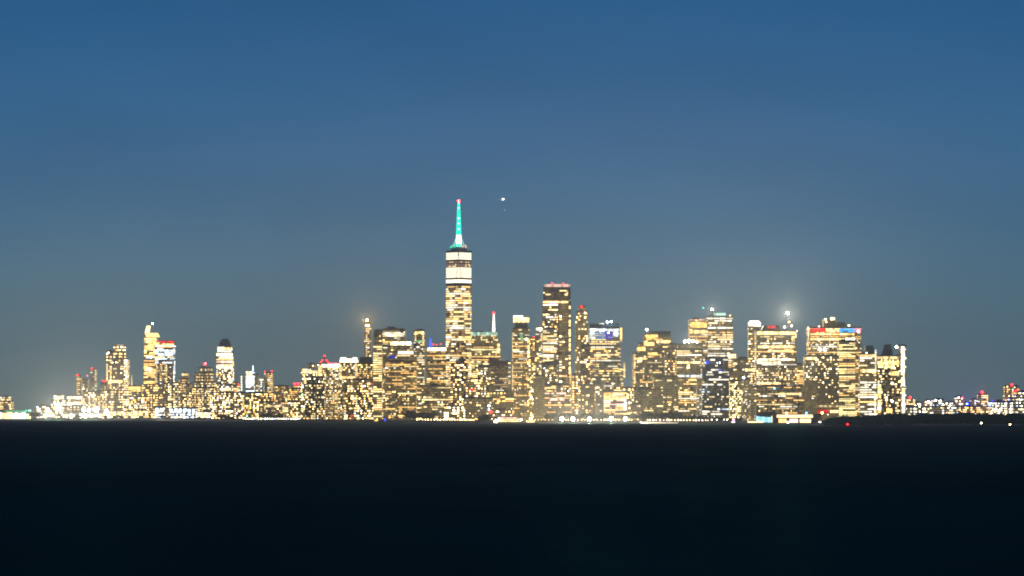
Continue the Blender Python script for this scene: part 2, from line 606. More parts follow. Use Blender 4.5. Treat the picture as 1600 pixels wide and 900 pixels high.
    for e in ex:
        t = e[0]
        if t == 'band':      # x0,x1,y0,y1,hue,k : a lit strip standing 0.5 m proud of the front
            _, a, b, y0, y1, h, k = e[:7]
            seg_band(root, e[7] if len(e) > 7 else 'light_band', D, a, b, y0, y1, h, k, 1.2, -0.75)
        elif t == 'ring':    # lit storey, all round
            _, a, b, y0, y1, h, k = e
            seg_band(root, 'lit_storey', D, a, b, y0, y1, h, k, dep + 1.4, -0.7)
        elif t == 'cap':
            _, a, b, y0, y1, m = e[:6]
            box_part(root, 'roof_block', D, a, b, y0, y1, wall(m), dep=dep * 0.6, off=dep * 0.15, top=e[6] if len(e) > 6 else None)
        elif t == 'caplit':
            _, a, b, y0, y1, h, k = e[:7]
            box_part(root, 'lit_crown', D, a, b, y0, y1, glow(h, k), dep=dep * 0.6, off=dep * 0.1, top=e[7] if len(e) > 7 else None)
        elif t == 'mast':
            _, x, y0, y1, wd, m = e[:6]
            mast(root, D, x, y0, y1, wd, glow(*m) if isinstance(m, tuple) else wall(m), off=min(8, dep / 3))
        elif t == 'beacon':
            _, x, y, h, k, r = e[:6]
            beacon(root, D, x, y, h, k, r * (.8 if k >= 7 else .9), off=e[6] if len(e) > 6 else 1.5)
    return root

B = building
# ---- far left cluster, about 12 km off
B('low warm-lit block at the left edge behind the green-white pier', [(-30, 17, 627), (0, 13, 619)], 12900, 'columns', 'warm', .45, 'brown', boost=1, name='apartment_block')
B('low white floodlit sheds just right of the dark tree clump', [(57, 86, 634)], 11900, 'dots', 'white', .5, 'pale', boost=1, name='warehouse', ex=[('band', 66, 84, 645, 652, 'white', 4)])
B('small white-topped block left of the double white-banded building', [(80, 100, 625), (84, 98, 617)], 12000, 'dots', 'white', .5, 'pale', boost=1, name='office_block', ex=[('band', 85, 97, 619, 624, 'white', 5)])
B('pale block with two broad white light bands one above the other', [(104, 129, 618)], 12000, 'dots', 'cream', .4, 'pale', name='office_block', ex=[('band', 104.5, 128.5, 619.5, 623.5, 'white', 5), ('band', 104.5, 128.5, 628, 634, 'white', 5)])
B('slim tower with red beacon, leftmost of the small red-topped spires', [(119.5, 127, 587)], 12600, 'columns', 'warm', .4, 'brown', ex=[('beacon', 121, 586, 'red', 7, 3.2)])
B('plain narrow tower between the two slim red-tipped ones on the left', [(126.5, 137, 593)], 12700, 'columns', 'warm', .4, 'brown')
B('slim cream tower with red tip standing left of the broad twin-shouldered tower', [(141, 151, 577)], 12500, 'columns', 'cream', .5, 'tan', ex=[('beacon', 143.5, 576, 'red', 7, 3.4), ('beacon', 136.5, 587, 'pink', 6, 2.2)])
B('short block with red roof light below the twin-shouldered warm tower', [(157, 168, 597)], 12300, 'columns', 'warm', .4, 'brown', ex=[('beacon', 161, 595, 'red', 7, 3), ('beacon', 164, 596, 'red', 7, 2.4)])
B('broad warm twin-shouldered tower left of the pointed one', [(166, 199, 561), (166, 194, 550), (177, 194, 540)], 12500, 'columns', 'warm', .62, 'tan', boost=1,
  ex=[('cap', 167, 174, 547, 550, 'dark'), ('beacon', 169.5, 551, 'cream', 7, 3.2), ('beacon', 197, 563, 'white', 7, 3.6), ('band', 170, 192, 594, 598, 'cream', 5), ('beacon', 194, 608, 'pink', 7, 3), ('caplit', 182, 192, 539, 541, 'warm', 5)])
B('small block with amber top storey and thin antenna', [(200, 221, 603)], 12400, 'columns', 'warm', .3, 'brown', ex=[('ring', 201, 219.5, 604, 612, 'amber', 5), ('mast', 205.5, 586, 603, 2.2, ('cream', 3))])
r = B('tall amber tower with slanting pointed crown, highest of the left group', [(224.5, 247, 560), (225, 246, 545), (225, 244, 527)], 12500, 'full', 'amber', .8, 'tan', boost=1,
  slope=(520, 526), ex=[('band', 225, 244, 529, 536, 'cream', 5), ('band', 226, 243, 540, 545, 'warm', 5), ('beacon', 233, 616, 'white', 8, 5, -1.5), ('beacon', 238.5, 505.5, 'white', 8, 3.6), ('caplit', 226, 232, 509, 520, 'cream', 5, (229, 234)), ('band', 228, 238, 556, 560, 'cool', 5), ('band', 226, 236, 574, 580, 'cream', 6)])
box_part(r, 'viewing_deck', 12500, 229, 249, 520.5, 526.5, glow('warm', 5), dep=24, off=-5, top=(227, 246))
B('amber-banded tower with red-lit roof edge, right of the pointed tower', [(242, 271, 543), (244, 272, 533)], 12450, 'full', 'cool', .75, 'grey', boost=1, lo=(568, 'columns', 'warm', .6),
  ex=[('ring', 245, 271.5, 537.5, 543, 'amber', 5), ('band', 244, 271.5, 533, 535.5, 'red', 4), ('beacon', 270, 534, 'pink', 7, 3), ('band', 247, 270, 552, 556, 'cool', 5), ('band', 258, 267, 604, 611, 'white', 6)])
B('warm stepped block with cream cap between the pointed tower and red spire', [(275, 298, 600), (279, 294, 592), (283.5, 294, 583)], 12400, 'columns', 'warm', .5, 'brown', ex=[('ring', 284, 294, 583.5, 587, 'cream', 5)])
B('stepped brown tower with a glowing red spire light', [(302, 337, 597), (304, 332, 582), (311, 329, 574)], 12400, 'columns', 'warm', .55, 'brown', boost=0, ex=[('beacon', 320, 569, 'red', 8, 4.2), ('beacon', 321, 568, 'pink', 8, 2.2), ('mast', 320, 569, 575, 2.5, 'dark')])
B('white-crowned tower with dark rounded cap at the right end of the left group', [(337, 364, 600), (338, 363.5, 551), (339.5, 361, 541)], 12300, 'full', 'cream', .75, 'grey', boost=1, lo=(575, 'dots', 'cream', .5),
  ex=[('cap', 341, 360, 532, 541, 'grey', (344, 358)), ('cap', 346, 356, 529.5, 532, 'dark'), ('band', 341, 359, 543, 545.5, 'cream', 5), ('band', 338.5, 363, 552, 556, 'white', 6), ('band', 338.5, 363, 564, 567, 'rose', 5), ('band', 338.5, 363, 570, 576, 'white', 5), ('band', 350, 361, 606, 617, 'cream', 5)])
B('short block with rosy roof beside the white-crowned dark-capped tower', [(362, 374, 602), (363, 371, 597)], 12250, 'dots', 'cream', .5, 'tan', ex=[('band', 363, 373, 606, 616, 'cream', 4), ('beacon', 373, 601, 'red', 7, 2.6)])
B('slim white floodlit tower with short side mast near the left waterfront', [(384, 397, 580)], 10500, 'full', 'cool', .7, 'white', boost=1, ex=[('mast', 395, 571, 580, 2, ('cool', 5)), ('ring', 384.5, 394, 580, 590, 'white', 5), ('band', 385, 393, 596, 604, 'cool', 5)])
B('needle-thin grey tower right of the slim white floodlit one', [(399.5, 403.5, 585)], 10500, 'columns', 'cream', .5, 'grey')
B('little white round-topped block between two narrow warm towers', [(404.5, 412, 595)], 10300, 'columns', 'white', .6, 'white', ex=[('caplit', 405.5, 411, 592.5, 596, 'white', 5)])
B('narrow warm tower with a crown of small red lights', [(412.5, 426, 582)], 10500, 'columns', 'warm', .6, 'tan', ex=[('beacon', 414, 581, 'red', 7, 2.2), ('beacon', 419, 582, 'pink', 7, 2), ('beacon', 424.5, 580, 'red', 7, 2.2)])
# low rise in front of the left cluster
for (a, b, y, lb, mx, st) in [
    (66, 108, 636, 'low white-lit shed row left of the double-banded block', 'white', 'dots'),
    (98, 146, 634, 'long low dotted block below the slim red-tipped towers', 'cream', 'columns'),
    (130, 162, 612, 'low brown block behind the slim red-tipped towers', 'warm', 'columns'),
    (150, 202, 610, 'wide low block at the foot of the twin-shouldered tower', 'warm', 'columns'),
    (196, 232, 620, 'low block below the amber top storey and thin antenna', 'warm', 'dots'),
    (222, 262, 600, 'brown podium block at the foot of the pointed amber tower', 'amber', 'columns'),
    (254, 282, 598, 'warm podium block at the foot of the red-edged tower', 'warm', 'columns'),
    (272, 306, 616, 'low block under the cream-capped stepped building', 'warm', 'columns'),
    (296, 340, 606, 'dotted block at the foot of the red spire tower', 'warm', 'columns'),
    (330, 380, 613, 'dotted block at the foot of the white-crowned dark-capped tower', 'cream', 'dots'),
    (376, 432, 614, 'low block at the foot of the slim white floodlit tower', 'mixed', 'dots'),
]:
    B(lb, [(a, b, y)], 11950 if b < 380 else 10000, st, mx, .5, 'brown', boost=1, name='apartment_block')
for (a, b, y, lb, mx, k) in [
    (100, 160, 645, 'long white-lit waterfront shed left of the yellow-lit one', 'white', 6),
    (160, 205, 642, 'yellow-lit waterfront shed below the twin-shouldered tower', 'cream', 5),
    (208, 242, 641, 'row-windowed waterfront hall left of the bluish floodlit halls', 'cream', 5),
    (242, 256, 636, 'smaller bluish-white floodlit hall on the left waterfront', 'cool', 6),
    (264, 306, 637, 'wider bluish-white floodlit hall on the left waterfront', 'cool', 6),
    (308, 350, 643, 'low dotted waterfront hall between the bluish hall and the white glare', 'cream', 5),
    (350, 372, 637, 'glaring white waterfront hall left of the thin white mast', 'white', 6),
]:
    r = B(lb, [(a, b, y)], 11450 if b < 300 else 10800, 'dots', mx, .65, 'pale', boost=1, name='waterfront_hall', fh=7, cw=6)
    n = max(2, int((b - a) / 7))
    for i in range(n):
        Dd = r.location.y
        x = a + (b - a) * (i + .5) / n
        if R.random() < .85:
            box_part(r, 'lit_bay', Dd, x - 2.1, x + 2.1, y + 1.5 + R.random(), y + 6.5 + R.random() * 2, glow(mx, k - (R.random() < .5)), dep=1.2, off=-1)
# ---- centre left
B('low warm block with red light, left of the green-roofed hall', [(428, 452, 603)], 9600, 'dots', 'warm', .5, 'brown', name='apartment_block', ex=[('beacon', 427, 619, 'red', 7, 3.2)])
B('small olive block topped by a bright red lamp cluster', [(450, 474, 607), (457, 470, 602)], 9300, 'dots', 'mixed', .4, 'olive', name='apartment_block', ex=[('beacon', 461, 600, 'red', 8, 3.6), ('beacon', 466, 600, 'red', 8, 3.4)])
B('cream-topped block with stepped bright upper storeys at the left shoulder of downtown', [(470, 498, 580), (471, 484, 575), (481, 492, 569)], 9000, 'dots', 'cream', .5, 'tan', boost=1, ex=[('band', 472, 483, 576, 583, 'white', 5), ('band', 483, 495, 579, 583, 'cream', 5)])
B('low hall with dark green roof below the cream-topped block', [(474, 507, 600), (478, 505, 589)], 8800, 'dots', 'mixed', .35, 'green', dim=.3, name='hall')
B('warm block with glowing white cornice and red pyramid lattice', [(496, 531, 568)], 8900, 'dots', 'cream', .5, 'tan', boost=0, ex=[('band', 504, 530, 569, 574, 'white', 6), ('band', 497.5, 503, 571, 587, 'cream', 5), ('beacon', 507, 556, 'red', 7, 2.2), ('beacon', 503.5, 563, 'red', 7, 2), ('beacon', 510, 563, 'red', 7, 2), ('beacon', 501, 566, 'red', 7, 1.8), ('beacon', 512.5, 566, 'red', 7, 1.8), ('mast', 507, 556, 569, 2, 'plum'), ('band', 512, 530, 567, 568.4, 'pink', 5)])
B('block with wavy white crown over a dark brown front', [(529, 560, 567)], 8850, 'dots', 'cream', .3, 'brown', lo=None, ex=[('caplit', 530, 541, 558.5, 567, 'white', 5, (532, 540)), ('caplit', 540.5, 550, 560.5, 567, 'white', 5, (541, 549)), ('caplit', 549.5, 559.5, 558.5, 567, 'white', 5, (551, 557)), ('band', 530, 534, 570, 590, 'cream', 4), ('band', 555, 558.5, 570, 590, 'cream', 4), ('band', 529.5, 559, 588, 591, 'cream', 4)])
B('olive block with dark domed roof below the slim beacon tower', [(559, 584, 568)], 8850, 'dots', 'gold', .5, 'olive', ex=[('cap', 560, 582, 558, 568, 'dark', (563, 580))])
B('slim grey tower topped by a dazzling warm beacon', [(568.5, 580, 505), (570, 578.5, 499)], 9300, 'columns', 'cream', .5, 'grey', ex=[('beacon', 573.5, 500, 'warm', 10, 2.6, -1), ('band', 570.5, 577.5, 507, 510, 'white', 5)])
B('narrow amber-faced tower right of the slim beacon tower', [(583, 597, 536), (585, 596, 530)], 8700, 'full', 'gold', .8, 'tan', boost=0)
B('dark unlit tower top behind the narrow amber-faced tower', [(584, 601, 516)], 9000, 'dots', 'warm', .1, 'olive', dim=.2)
B('tower with glowing white roof band, left of the stepped white-banded one', [(598, 633, 514)], 8600, 'strips', 'cream', .4, 'brown', ex=[('ring', 601, 631, 520, 526, 'white', 5), ('cap', 605, 617, 510, 514, 'grey')])
B('stepped office tower with two white bands over dark blue glass', [(606, 646, 550), (609, 643, 533)], 8400, 'strips', 'cream', .45, 'brown', boost=0, ex=[('band', 610, 642, 534, 539, 'white', 6), ('band', 622, 645.5, 549, 553, 'white', 5), ('band', 607, 618, 555, 560, 'blue', 1)])
B('wide brown office block striped with lit floors below the stepped white-banded tower', [(602, 650, 565)], 8200, 'strips', 'warm', .55, 'brown', boost=0)
B('narrow grey tower with box-framed lit crown left of the tallest skyscraper', [(646.5, 663.5, 516)], 8300, 'strips', 'cream', .45, 'grey', ex=[('band', 648, 662.5, 518, 521, 'cream', 5), ('band', 648, 650.5, 521, 533, 'cream', 4), ('band', 660, 662.5, 521, 540, 'cream', 4), ('band', 651, 660, 532, 534.5, 'green', 3)])
B('brown office block with white cornice and blue lit mast', [(666.5, 702, 543)], 8150, 'strips', 'warm', .5, 'brown', boost=0, ex=[('band', 668, 699, 543.5, 548, 'white', 6), ('mast', 672.5, 529, 543, 4, ('blue', 5)), ('beacon', 677, 538, 'red', 6, 1.8), ('beacon', 682, 538.5, 'pink', 5, 1.6), ('beacon', 689, 537.5, 'red', 6, 1.8)])
# ---- front residential row, left of centre
B('dark apartment tower full of scattered warm dots above the shore lamp row', [(538, 604, 593)], 8750, 'dots', 'mixed', .42, 'brown', dim=.55, boost=1, name='apartment_tower', cw=4.6, fh=6.4)
B('second dark dotted apartment tower, right of the first above the lamp row', [(603, 644, 592), (604, 630, 586)], 8450, 'dots', 'mixed', .40, 'plum', dim=.55, boost=1, name='apartment_tower', cw=4.6, fh=6.4)
B('low amber block with close lit rows left of the dotted apartment towers', [(517, 539, 612)], 8900, 'strips', 'gold', .75, 'tan', name='office_block')
B('plain brown windowless-looking block between low amber and green-roofed buildings', [(504, 520, 603)], 8900, 'dots', 'warm', .12, 'brown', dim=.8, name='office_block')
B('low dotted block right of the red lamp cluster', [(468, 505, 614)], 9000, 'dots', 'mixed', .4, 'olive', name='apartment_block', boost=1)
B('low building with green-lit entrance near the shore lamp row', [(445, 486, 628)], 9150, 'dots', 'warm', .45, 'brown', name='waterfront_building', boost=1, ex=[('band', 468, 472, 636, 650, 'green', 4, 'lit_entrance'), ('band', 474, 477.5, 634, 650, 'green', 5, 'lit_entrance'), ('band', 441.5, 450, 636, 644, 'olive', 4, 'lit_panel')])
B('low grey hall above the shore lamps left of the green-lit entrance', [(404, 444, 628)], 9400, 'dots', 'rose', .3, 'grey', name='waterfront_building', ex=[('band', 414, 438, 633, 636, 'cream', 4)])
# ---- around the tallest tower
B('golden striped tower with mint crown and white mast right of the tallest', [(734, 783, 560), (734, 782, 540), (735, 778, 519)], 8250, 'strips', 'gold', .75, 'tan', ex=[('ring', 735.5, 777.5, 519, 524, 'mint', 3), ('mast', 771.5, 491, 518, 4.2, ('white', 5)), ('beacon', 771.5, 489.5, 'red', 8, 2.8), ('band', 777, 781, 537, 552, 'cream', 5)])
B('dark tower with sloping roof right of the mint-crowned tower', [(764, 794, 570)], 8000, 'strips', 'warm', .28, 'plum', dim=.5, slope=(557, 566), lo=(600, 'strips', 'cream', .4))
B('dark block with flat blue-tinted roof below the mint-crowned tower', [(746, 767, 573)], 7950, 'dots', 'cream', .35, 'glass', ex=[('cap', 747, 766, 570, 573, 'teal')])
B('plum-coloured pointed block in front of the tallest tower', [(704, 731, 568), (712, 729, 563)], 7900, 'dots', 'rose', .35, 'plum', dim=.5, boost=1, ex=[('cap', 716, 727, 557, 563, 'dark', (720, 723))])
B('olive block with scattered lit rows left of the plum pointed block', [(659, 706, 603)], 7900, 'strips', 'mixed', .4, 'olive', boost=0)
B('warm block with red lit windows right of the plum pointed block', [(728, 752, 592)], 7850, 'dots', 'rose', .5, 'brown', boost=1, ex=[('band', 733, 741, 607, 611, 'red', 3)])
B('dim brown block with few lights near the round dark tree', [(726, 770, 622)], 7650, 'dots', 'warm', .15, 'olive', dim=.8, name='office_block')
B('brightly lit low block left of the round dark tree', [(694, 728, 634)], 7700, 'dots', 'cream', .55, 'tan', boost=2, name='office_block')
B('narrow cream block behind the dark sloping-roofed tower', [(788, 798, 565)], 8150, 'strips', 'cream', .5, 'pale')
B('olive dotted block between sloping-roofed tower and cream-capped tower', [(766, 803, 612)], 7750, 'strips', 'warm', .5, 'brown', boost=1)
B('low rosy block behind the white ferry boat', [(770, 800, 640)], 7560, 'dots', 'rose', .4, 'plum', boost=1, name='office_block', ex=[('beacon', 764, 634, 'cool', 8, 2.2), ('beacon', 764, 640, 'cool', 7, 2), ('beacon', 767, 643.5, 'red', 8, 2.2), ('beacon', 771.5, 646, 'cream', 7, 2)])
B('cream-capped tower with flaring crown, dark neck and bright edge strip', [(800, 827.5, 513)], 7950, 'strips', 'warm', .5, 'brown', boost=0, plant=False,
  ex=[('cap', 804, 824, 503.5, 513, 'teal'), ('caplit', 808, 821, 496, 498, 'white', 5), ('ring', 802, 827, 496, 503.5, 'cream', 5), ('caplit', 802, 817, 493, 496.2, 'white', 5), ('band', 824.5, 827.5, 539, 602, 'cream', 6, 'edge_light'), ('band', 800.3, 801.5, 520, 650, 'cream', 4, 'edge_light'), ('band', 813, 817, 521, 534, 'green', 2), ('beacon', 822.5, 530, 'white', 7, 2.4, -1), ('band', 801.5, 812, 546, 548.5, 'cream', 5)])
B('small white-topped tower squeezed left of the broad dark-topped skyscraper', [(837, 850, 520), (837.5, 848, 512)], 8500, 'strips', 'white', .6, 'pale', ex=[('ring', 838, 848, 512, 516, 'white', 5)])
B('dark brown block with red roof light left of the small white-topped tower', [(826, 842, 528)], 8450, 'dots', 'warm', .3, 'brown', ex=[('beacon', 834, 527, 'red', 7, 2)])
r = B('second-tallest skyscraper with dark top, white roof line and purple sign', [(847.5, 892, 472), (849, 891.5, 449)], 8100, 'strips', 'cream', .04, 'brown', dim=.2, plant=False,
  ex=[('ring', 850.5, 891.5, 444, 448, 'rose', 3), ('beacon', 863, 442.5, 'red', 7, 2), ('beacon', 880, 443.5, 'red', 7, 1.8), ('beacon', 853, 446, 'white', 6, 2), ('beacon', 890, 446, 'white', 6, 2), ('band', 848, 888, 470.5, 473.5, 'cream', 5), ('band', 860.5, 869.5, 472.5, 476, 'purple', 5, 'purple_sign'), ('band', 852.5, 860, 459, 461, 'cream', 5), ('band', 882, 887, 459, 461.5, 'cream', 4)])
Pn = Panes(); D_ = 8098.0; X_ = r.location.x
face(Pn, (at(848, 8100) - X_, -2.0), (1, 0), (0, -1), 24 * 8100 / F, hz(640, 8100), hz(476, 8100), 'strips', 'cream', .85, 6.0, 4.2, .5, 0)
face(Pn, (at(873.5, 8100) - X_, -1.2), (1, 0), (0, -1), 14 * 8100 / F, hz(640, 8100), hz(476, 8100), 'columns', 'cream', .22, 7.0, 7.0, .9, 1)
wb = MB(); wb.box(at(848, 8100) - X_, at(872.5, 8100) - X_, -1.9, -0.1, 0, hz(475, 8100) - FOOT); wb.box(at(873.5, 8100) - X_, at(888, 8100) - X_, -1.1, -0.1, 0, hz(476, 8100) - FOOT)
wb.build('front_bay', wall('brown'), r)
Pn.mb.build('windows_and_facade_glow', Pn.mats, r, kind='stuff')
for i in range(22):
    y = 478 + i * 7.3
    if R.random() < .8:
        box_part(r, 'edge_light', 8100, 889, 891.3, y, y + R.uniform(2.5, 6), glow('cream', 5), dep=1, off=-.8)
B('bright striped block in front of the broad dark-topped skyscraper', [(848, 870, 515)], 8020, 'full', 'cream', .8, 'tan', boost=0, ex=[('cap', 853, 868, 511, 515, 'olive')])
B('tan tower with rounded red-tipped crown between two glass skyscrapers', [(899, 918.5, 497), (901, 917.5, 487), (904, 915, 479)], 8200, 'dots', 'cream', .2, 'tan', dim=1, boost=1, ex=[('beacon', 908.5, 479, 'red', 7, 2.4), ('beacon', 914, 489, 'cream', 7, 2.2, -1), ('beacon', 914.5, 496, 'cream', 7, 2.2, -1), ('beacon', 902, 496, 'cream', 7, 2, -1)])
B('dark angular block with sloping roof in front of the bright striped block', [(846, 871, 569)], 7850, 'dots', 'mixed', .3, 'brown', dim=.7, slope=(566, 562))
B('plain brown column-like tower left of the red-lit low block', [(833, 851, 587)], 7750, 'dots', 'warm', .05, 'brown', dim=1)
B('brown block with rows of reddish lights beside the plain brown column', [(851, 892, 601)], 7720, 'strips', 'rose', .45, 'brown', boost=0, ex=[('band', 851, 868, 605, 607, 'cream', 4), ('band', 860, 882, 622, 626, 'rose', 4)])
B('olive dotted block between cream-capped tower and plain brown column', [(824, 836, 560)], 7900, 'dots', 'warm', .4, 'olive', boost=1)
B('slim dark tower with antenna beside the blue-topped skyscraper', [(907, 922, 541)], 7900, 'dots', 'warm', .3, 'plum', dim=.5, boost=1, ex=[('cap', 911, 921, 537, 541, 'dark'), ('mast', 910, 546, 650, 2.0, ('cream', 3))])
B('warm block with bright end strip below the tan rounded tower', [(886, 911, 586)], 7800, 'columns', 'warm', .4, 'brown', boost=1, ex=[('band', 890, 893, 578, 650, 'cream', 3, 'edge_light')])
B('office skyscraper with bluish lit top floors and white roof lamps', [(920.5, 977, 620), (920.5, 974, 575), (920.5, 970, 540), (921, 968, 512)], 8050, 'strips', 'cream', .6, 'glass', boost=0, plant=False,
  ex=[('cap', 921.5, 967, 505.5, 512, 'teal'), ('band', 922, 966, 514, 517, 'cool', 5), ('band', 922, 930, 517, 530, 'cool', 4), ('band', 932, 945, 518, 530, 'sky', 2), ('band', 946, 957, 517, 530, 'blue', 2), ('band', 958, 966, 517, 526, 'cool', 4), ('beacon', 949, 503, 'cool', 8, 2.4), ('beacon', 955, 502.5, 'cool', 8, 2.6), ('beacon', 925, 516, 'white', 7, 2.4, -2), ('beacon', 938, 517, 'white', 7, 2.2, -2), ('beacon', 951, 520, 'white', 7, 2.2, -2), ('beacon', 962, 518, 'white', 7, 2.2, -2), ('band', 969, 972, 512, 534, 'amber', 5), ('band', 974, 977, 566, 590, 'cream', 4), ('band', 936, 944, 505, 506.5, 'white', 5)])
B('dark-roofed block in front of the bluish-topped skyscraper', [(926, 971, 590), (936, 968, 566)], 7850, 'strips', 'cream', .35, 'green', dim=.4, boost=0)
B('low curved block with close grid of pinkish-white windows by the park', [(943, 980, 612)], 7700, 'full', 'rose', .95, 'brown', dim=0, boost=0, cw=3.6, fh=5.4, ex=[('band', 958, 973, 614.5, 618, 'white', 5), ('band', 975, 978.5, 624, 640, 'cool', 5), ('band', 945, 977, 622, 624.5, 'cream', 5)])
B('plain pale column-like block left of the pinkish grid block', [(930.5, 943.5, 600)], 7680, 'dots', 'cream', .08, 'pale', dim=1)
B('brown dotted block left of the plain pale column', [(904, 932, 602)], 7720, 'columns', 'warm', .3, 'brown', boost=1)
B('narrow yellow-lit block between grid block and stepped brown tower', [(974, 990, 606)], 7900, 'dots', 'gold', .55, 'brown', boost=1)
B('stepped brown tower with amber-lit setbacks and dark teal cap', [(989.5, 1051, 552), (999, 1050, 536), (1007, 1048, 522)], 7950, 'strips', 'warm', .33, 'olive', dim=.6, boost=0, plant=False,
  ex=[('cap', 1016, 1048, 517, 522, 'teal'), ('beacon', 1010.5, 515, 'white', 8, 2.8), ('band', 1009, 1028, 523, 529, 'amber', 5), ('band', 1026, 1047, 532, 536, 'warm', 5), ('band', 1006, 1022, 535, 540, 'warm', 5), ('band', 995, 1008, 543, 548, 'amber', 5), ('band', 996, 1003, 558, 566, 'cream', 5), ('band', 990, 993, 553, 600, 'cream', 4, 'edge_light'), ('band', 1012, 1027, 551, 554, 'warm', 5)])
B('dark plum block right of the stepped brown tower', [(1039, 1062, 545), (1044, 1058, 537)], 7900, 'dots', 'warm', .3, 'plum', dim=.5)
B('low dark green block behind the park trees under the stepped tower', [(991, 1036, 608)], 7650, 'strips', 'gold', .15, 'green', dim=.9, name='office_block')
B('olive glass block with dim floors right of the low dark green block', [(1022, 1060, 588)], 7750, 'strips', 'gold', .3, 'green', dim=.9)
B('small tan lit building by the park left of the low dark green block', [(985, 1003, 632)], 7560, 'dots', 'rose', .3, 'tan', dim=1, name='office_block')
# ---- right of centre
B('amber-banded slab, left half of the pair under the pale pyramid roof', [(1077, 1106, 499)], 8100, 'strips', 'warm', .75, 'tan', boost=0, ex=[('band', 1078, 1104, 503, 512, 'amber', 5), ('band', 1078, 1103, 516, 521, 'warm', 5), ('band', 1078, 1103, 499, 500.5, 'rose', 4)])
r = B('striped cream tower with pale glowing pyramid roof and top lamp', [(1104, 1145.5, 495)], 8150, 'strips', 'cream', .72, 'brown', boost=0, plant=False, ex=[('beacon', 1112.5, 483.5, 'white', 9, 2.4), ('band', 1115, 1134, 489, 493, 'mint', 3), ('beacon', 1099, 481, 'teal', 6, 1.5), ('beacon', 1141, 493, 'amber', 6, 2)])
mb = MB(); q = [(at(x, 8150) - r.location.x) for x in (1106, 1134)]; zz = [hz(y, 8150) - FOOT for y in (495, 486)]
mb.box(q[0], q[1], 4, 50, zz[0], zz[1], tx0=q[0] + 14, tx1=q[0] + 20, ty0=24, ty1=30)
mb.build('pyramid_roof', wall('pale'), r)
B('striped office block with dazzling white rooftop floodlights', [(1057, 1099, 546), (1060, 1098, 538)], 7850, 'strips', 'cream', .52, 'olive', boost=0, ex=[('beacon', 1070, 533.5, 'white', 8, 3.2, 1), ('beacon', 1076, 533, 'white', 9, 3.0, -1), ('beacon', 1083, 533, 'white', 8, 3.4, 1), ('beacon', 1089, 534.5, 'white', 7, 3, 1), ('band', 1058, 1094, 565, 568, 'cream', 5), ('band', 1058, 1098, 586, 589, 'cool', 4)])
B('dark blue glass block with broken white floors before the pale-pyramid tower', [(1097, 1139, 575), (1101, 1138, 559)], 7750, 'strips', 'white', .33, 'glass', dim=.15, boost=0, ex=[('band', 1103, 1110, 564, 569, 'blue', 3), ('band', 1122, 1128, 577, 581, 'blue', 2)])
B('slim pale lit shaft in front of the striped floodlit block', [(1089, 1096, 592)], 7700, 'columns', 'white', .9, 'pale', dim=1, boost=-1)
B('dark olive block with rounded top between two white-lit towers', [(1138, 1182, 575), (1146, 1174, 562)], 8000, 'dots', 'warm', .2, 'olive', dim=.5, ex=[('cap', 1150, 1170, 557, 562, 'dark', (1155, 1166)), ('band', 1164, 1180, 576, 580, 'cream', 5), ('band', 1137, 1150, 553, 560, 'cream', 5)])
B('narrow tower topped by a glowing white drum', [(1169.5, 1189, 511)], 8000, 'dots', 'cream', .45, 'brown', dim=.8, plant=False, ex=[('ring', 1170, 1188.5, 503, 510.5, 'white', 5), ('caplit', 1172, 1186, 501, 503.2, 'white', 5)])
B('wide striped skyscraper with starry white roof lamp and red roof sign', [(1182, 1245, 517)], 7900, 'strips', 'cream', .62, 'brown', boost=0, lo=(575, 'dots', 'cream', .5), plant=False,
  ex=[('cap', 1190, 1222, 508, 517, 'dark', (1194, 1218)), ('band', 1199, 1212, 509, 513, 'red', 4, 'red_sign'), ('beacon', 1230.5, 489, 'white', 10, 3.0, 4), ('mast', 1230.5, 491, 517, 2.4, 'grey'), ('beacon', 1233, 503, 'amber', 7, 2.2), ('beacon', 1237, 509, 'cream', 7, 2.8), ('beacon', 1226, 511, 'white', 7, 2.8), ('beacon', 1245, 517, 'rose', 6, 2.2), ('band', 1183, 1243, 518, 523, 'cream', 5), ('band', 1184, 1242, 540, 544, 'cream', 5), ('band', 1184, 1242, 560.5, 563, 'white', 5), ('band', 1183, 1220, 565, 568, 'white', 5), ('band', 1200, 1240, 547, 550, 'warm', 5)])
B('wide dark lower block with few lit floors below the striped skyscraper', [(1181, 1257, 603)], 7600, 'strips', 'cream', .22, 'plum', dim=.7, boost=0, ex=[('band', 1183, 1220, 597.5, 600.5, 'cream', 5), ('band', 1218, 1252, 614, 617, 'cream', 5), ('beacon', 1210, 607, 'sky', 7, 2, -1), ('mast', 1202, 570, 650, 3, 'grey'), ('cap', 1206, 1255, 602, 603, 'dark')])
B('yellow-lit block left of the two pale grey columns', [(1140.5, 1161, 595)], 7550, 'dots', 'gold', .6, 'olive', dim=.8, boost=1)
B('taller pale speckled column block with white light at its top', [(1160, 1173, 594)], 7540, 'dots', 'cream', .3, 'pale', dim=1, cw=3.4, fh=4.2, boost=-1, ex=[('beacon', 1162, 590, 'cool', 8, 2.4)])
B('shorter pale column block left of the turquoise terminal', [(1173, 1182.5, 604)], 7530, 'columns', 'cream', .35, 'pale', dim=1, boost=-1)
B('small amber block right of the wide striped skyscraper', [(1242, 1257, 569)], 8000, 'full', 'gold', .8, 'tan', boost=0)
B('tan gridded tower left of the red white and blue banded skyscraper', [(1256.5, 1277, 557)], 7600, 'dots', 'cream', .3, 'tan', dim=1, lo=(598, 'dots', 'cream', .06), boost=0, ex=[('band', 1257, 1276, 558, 562, 'cream', 5)])
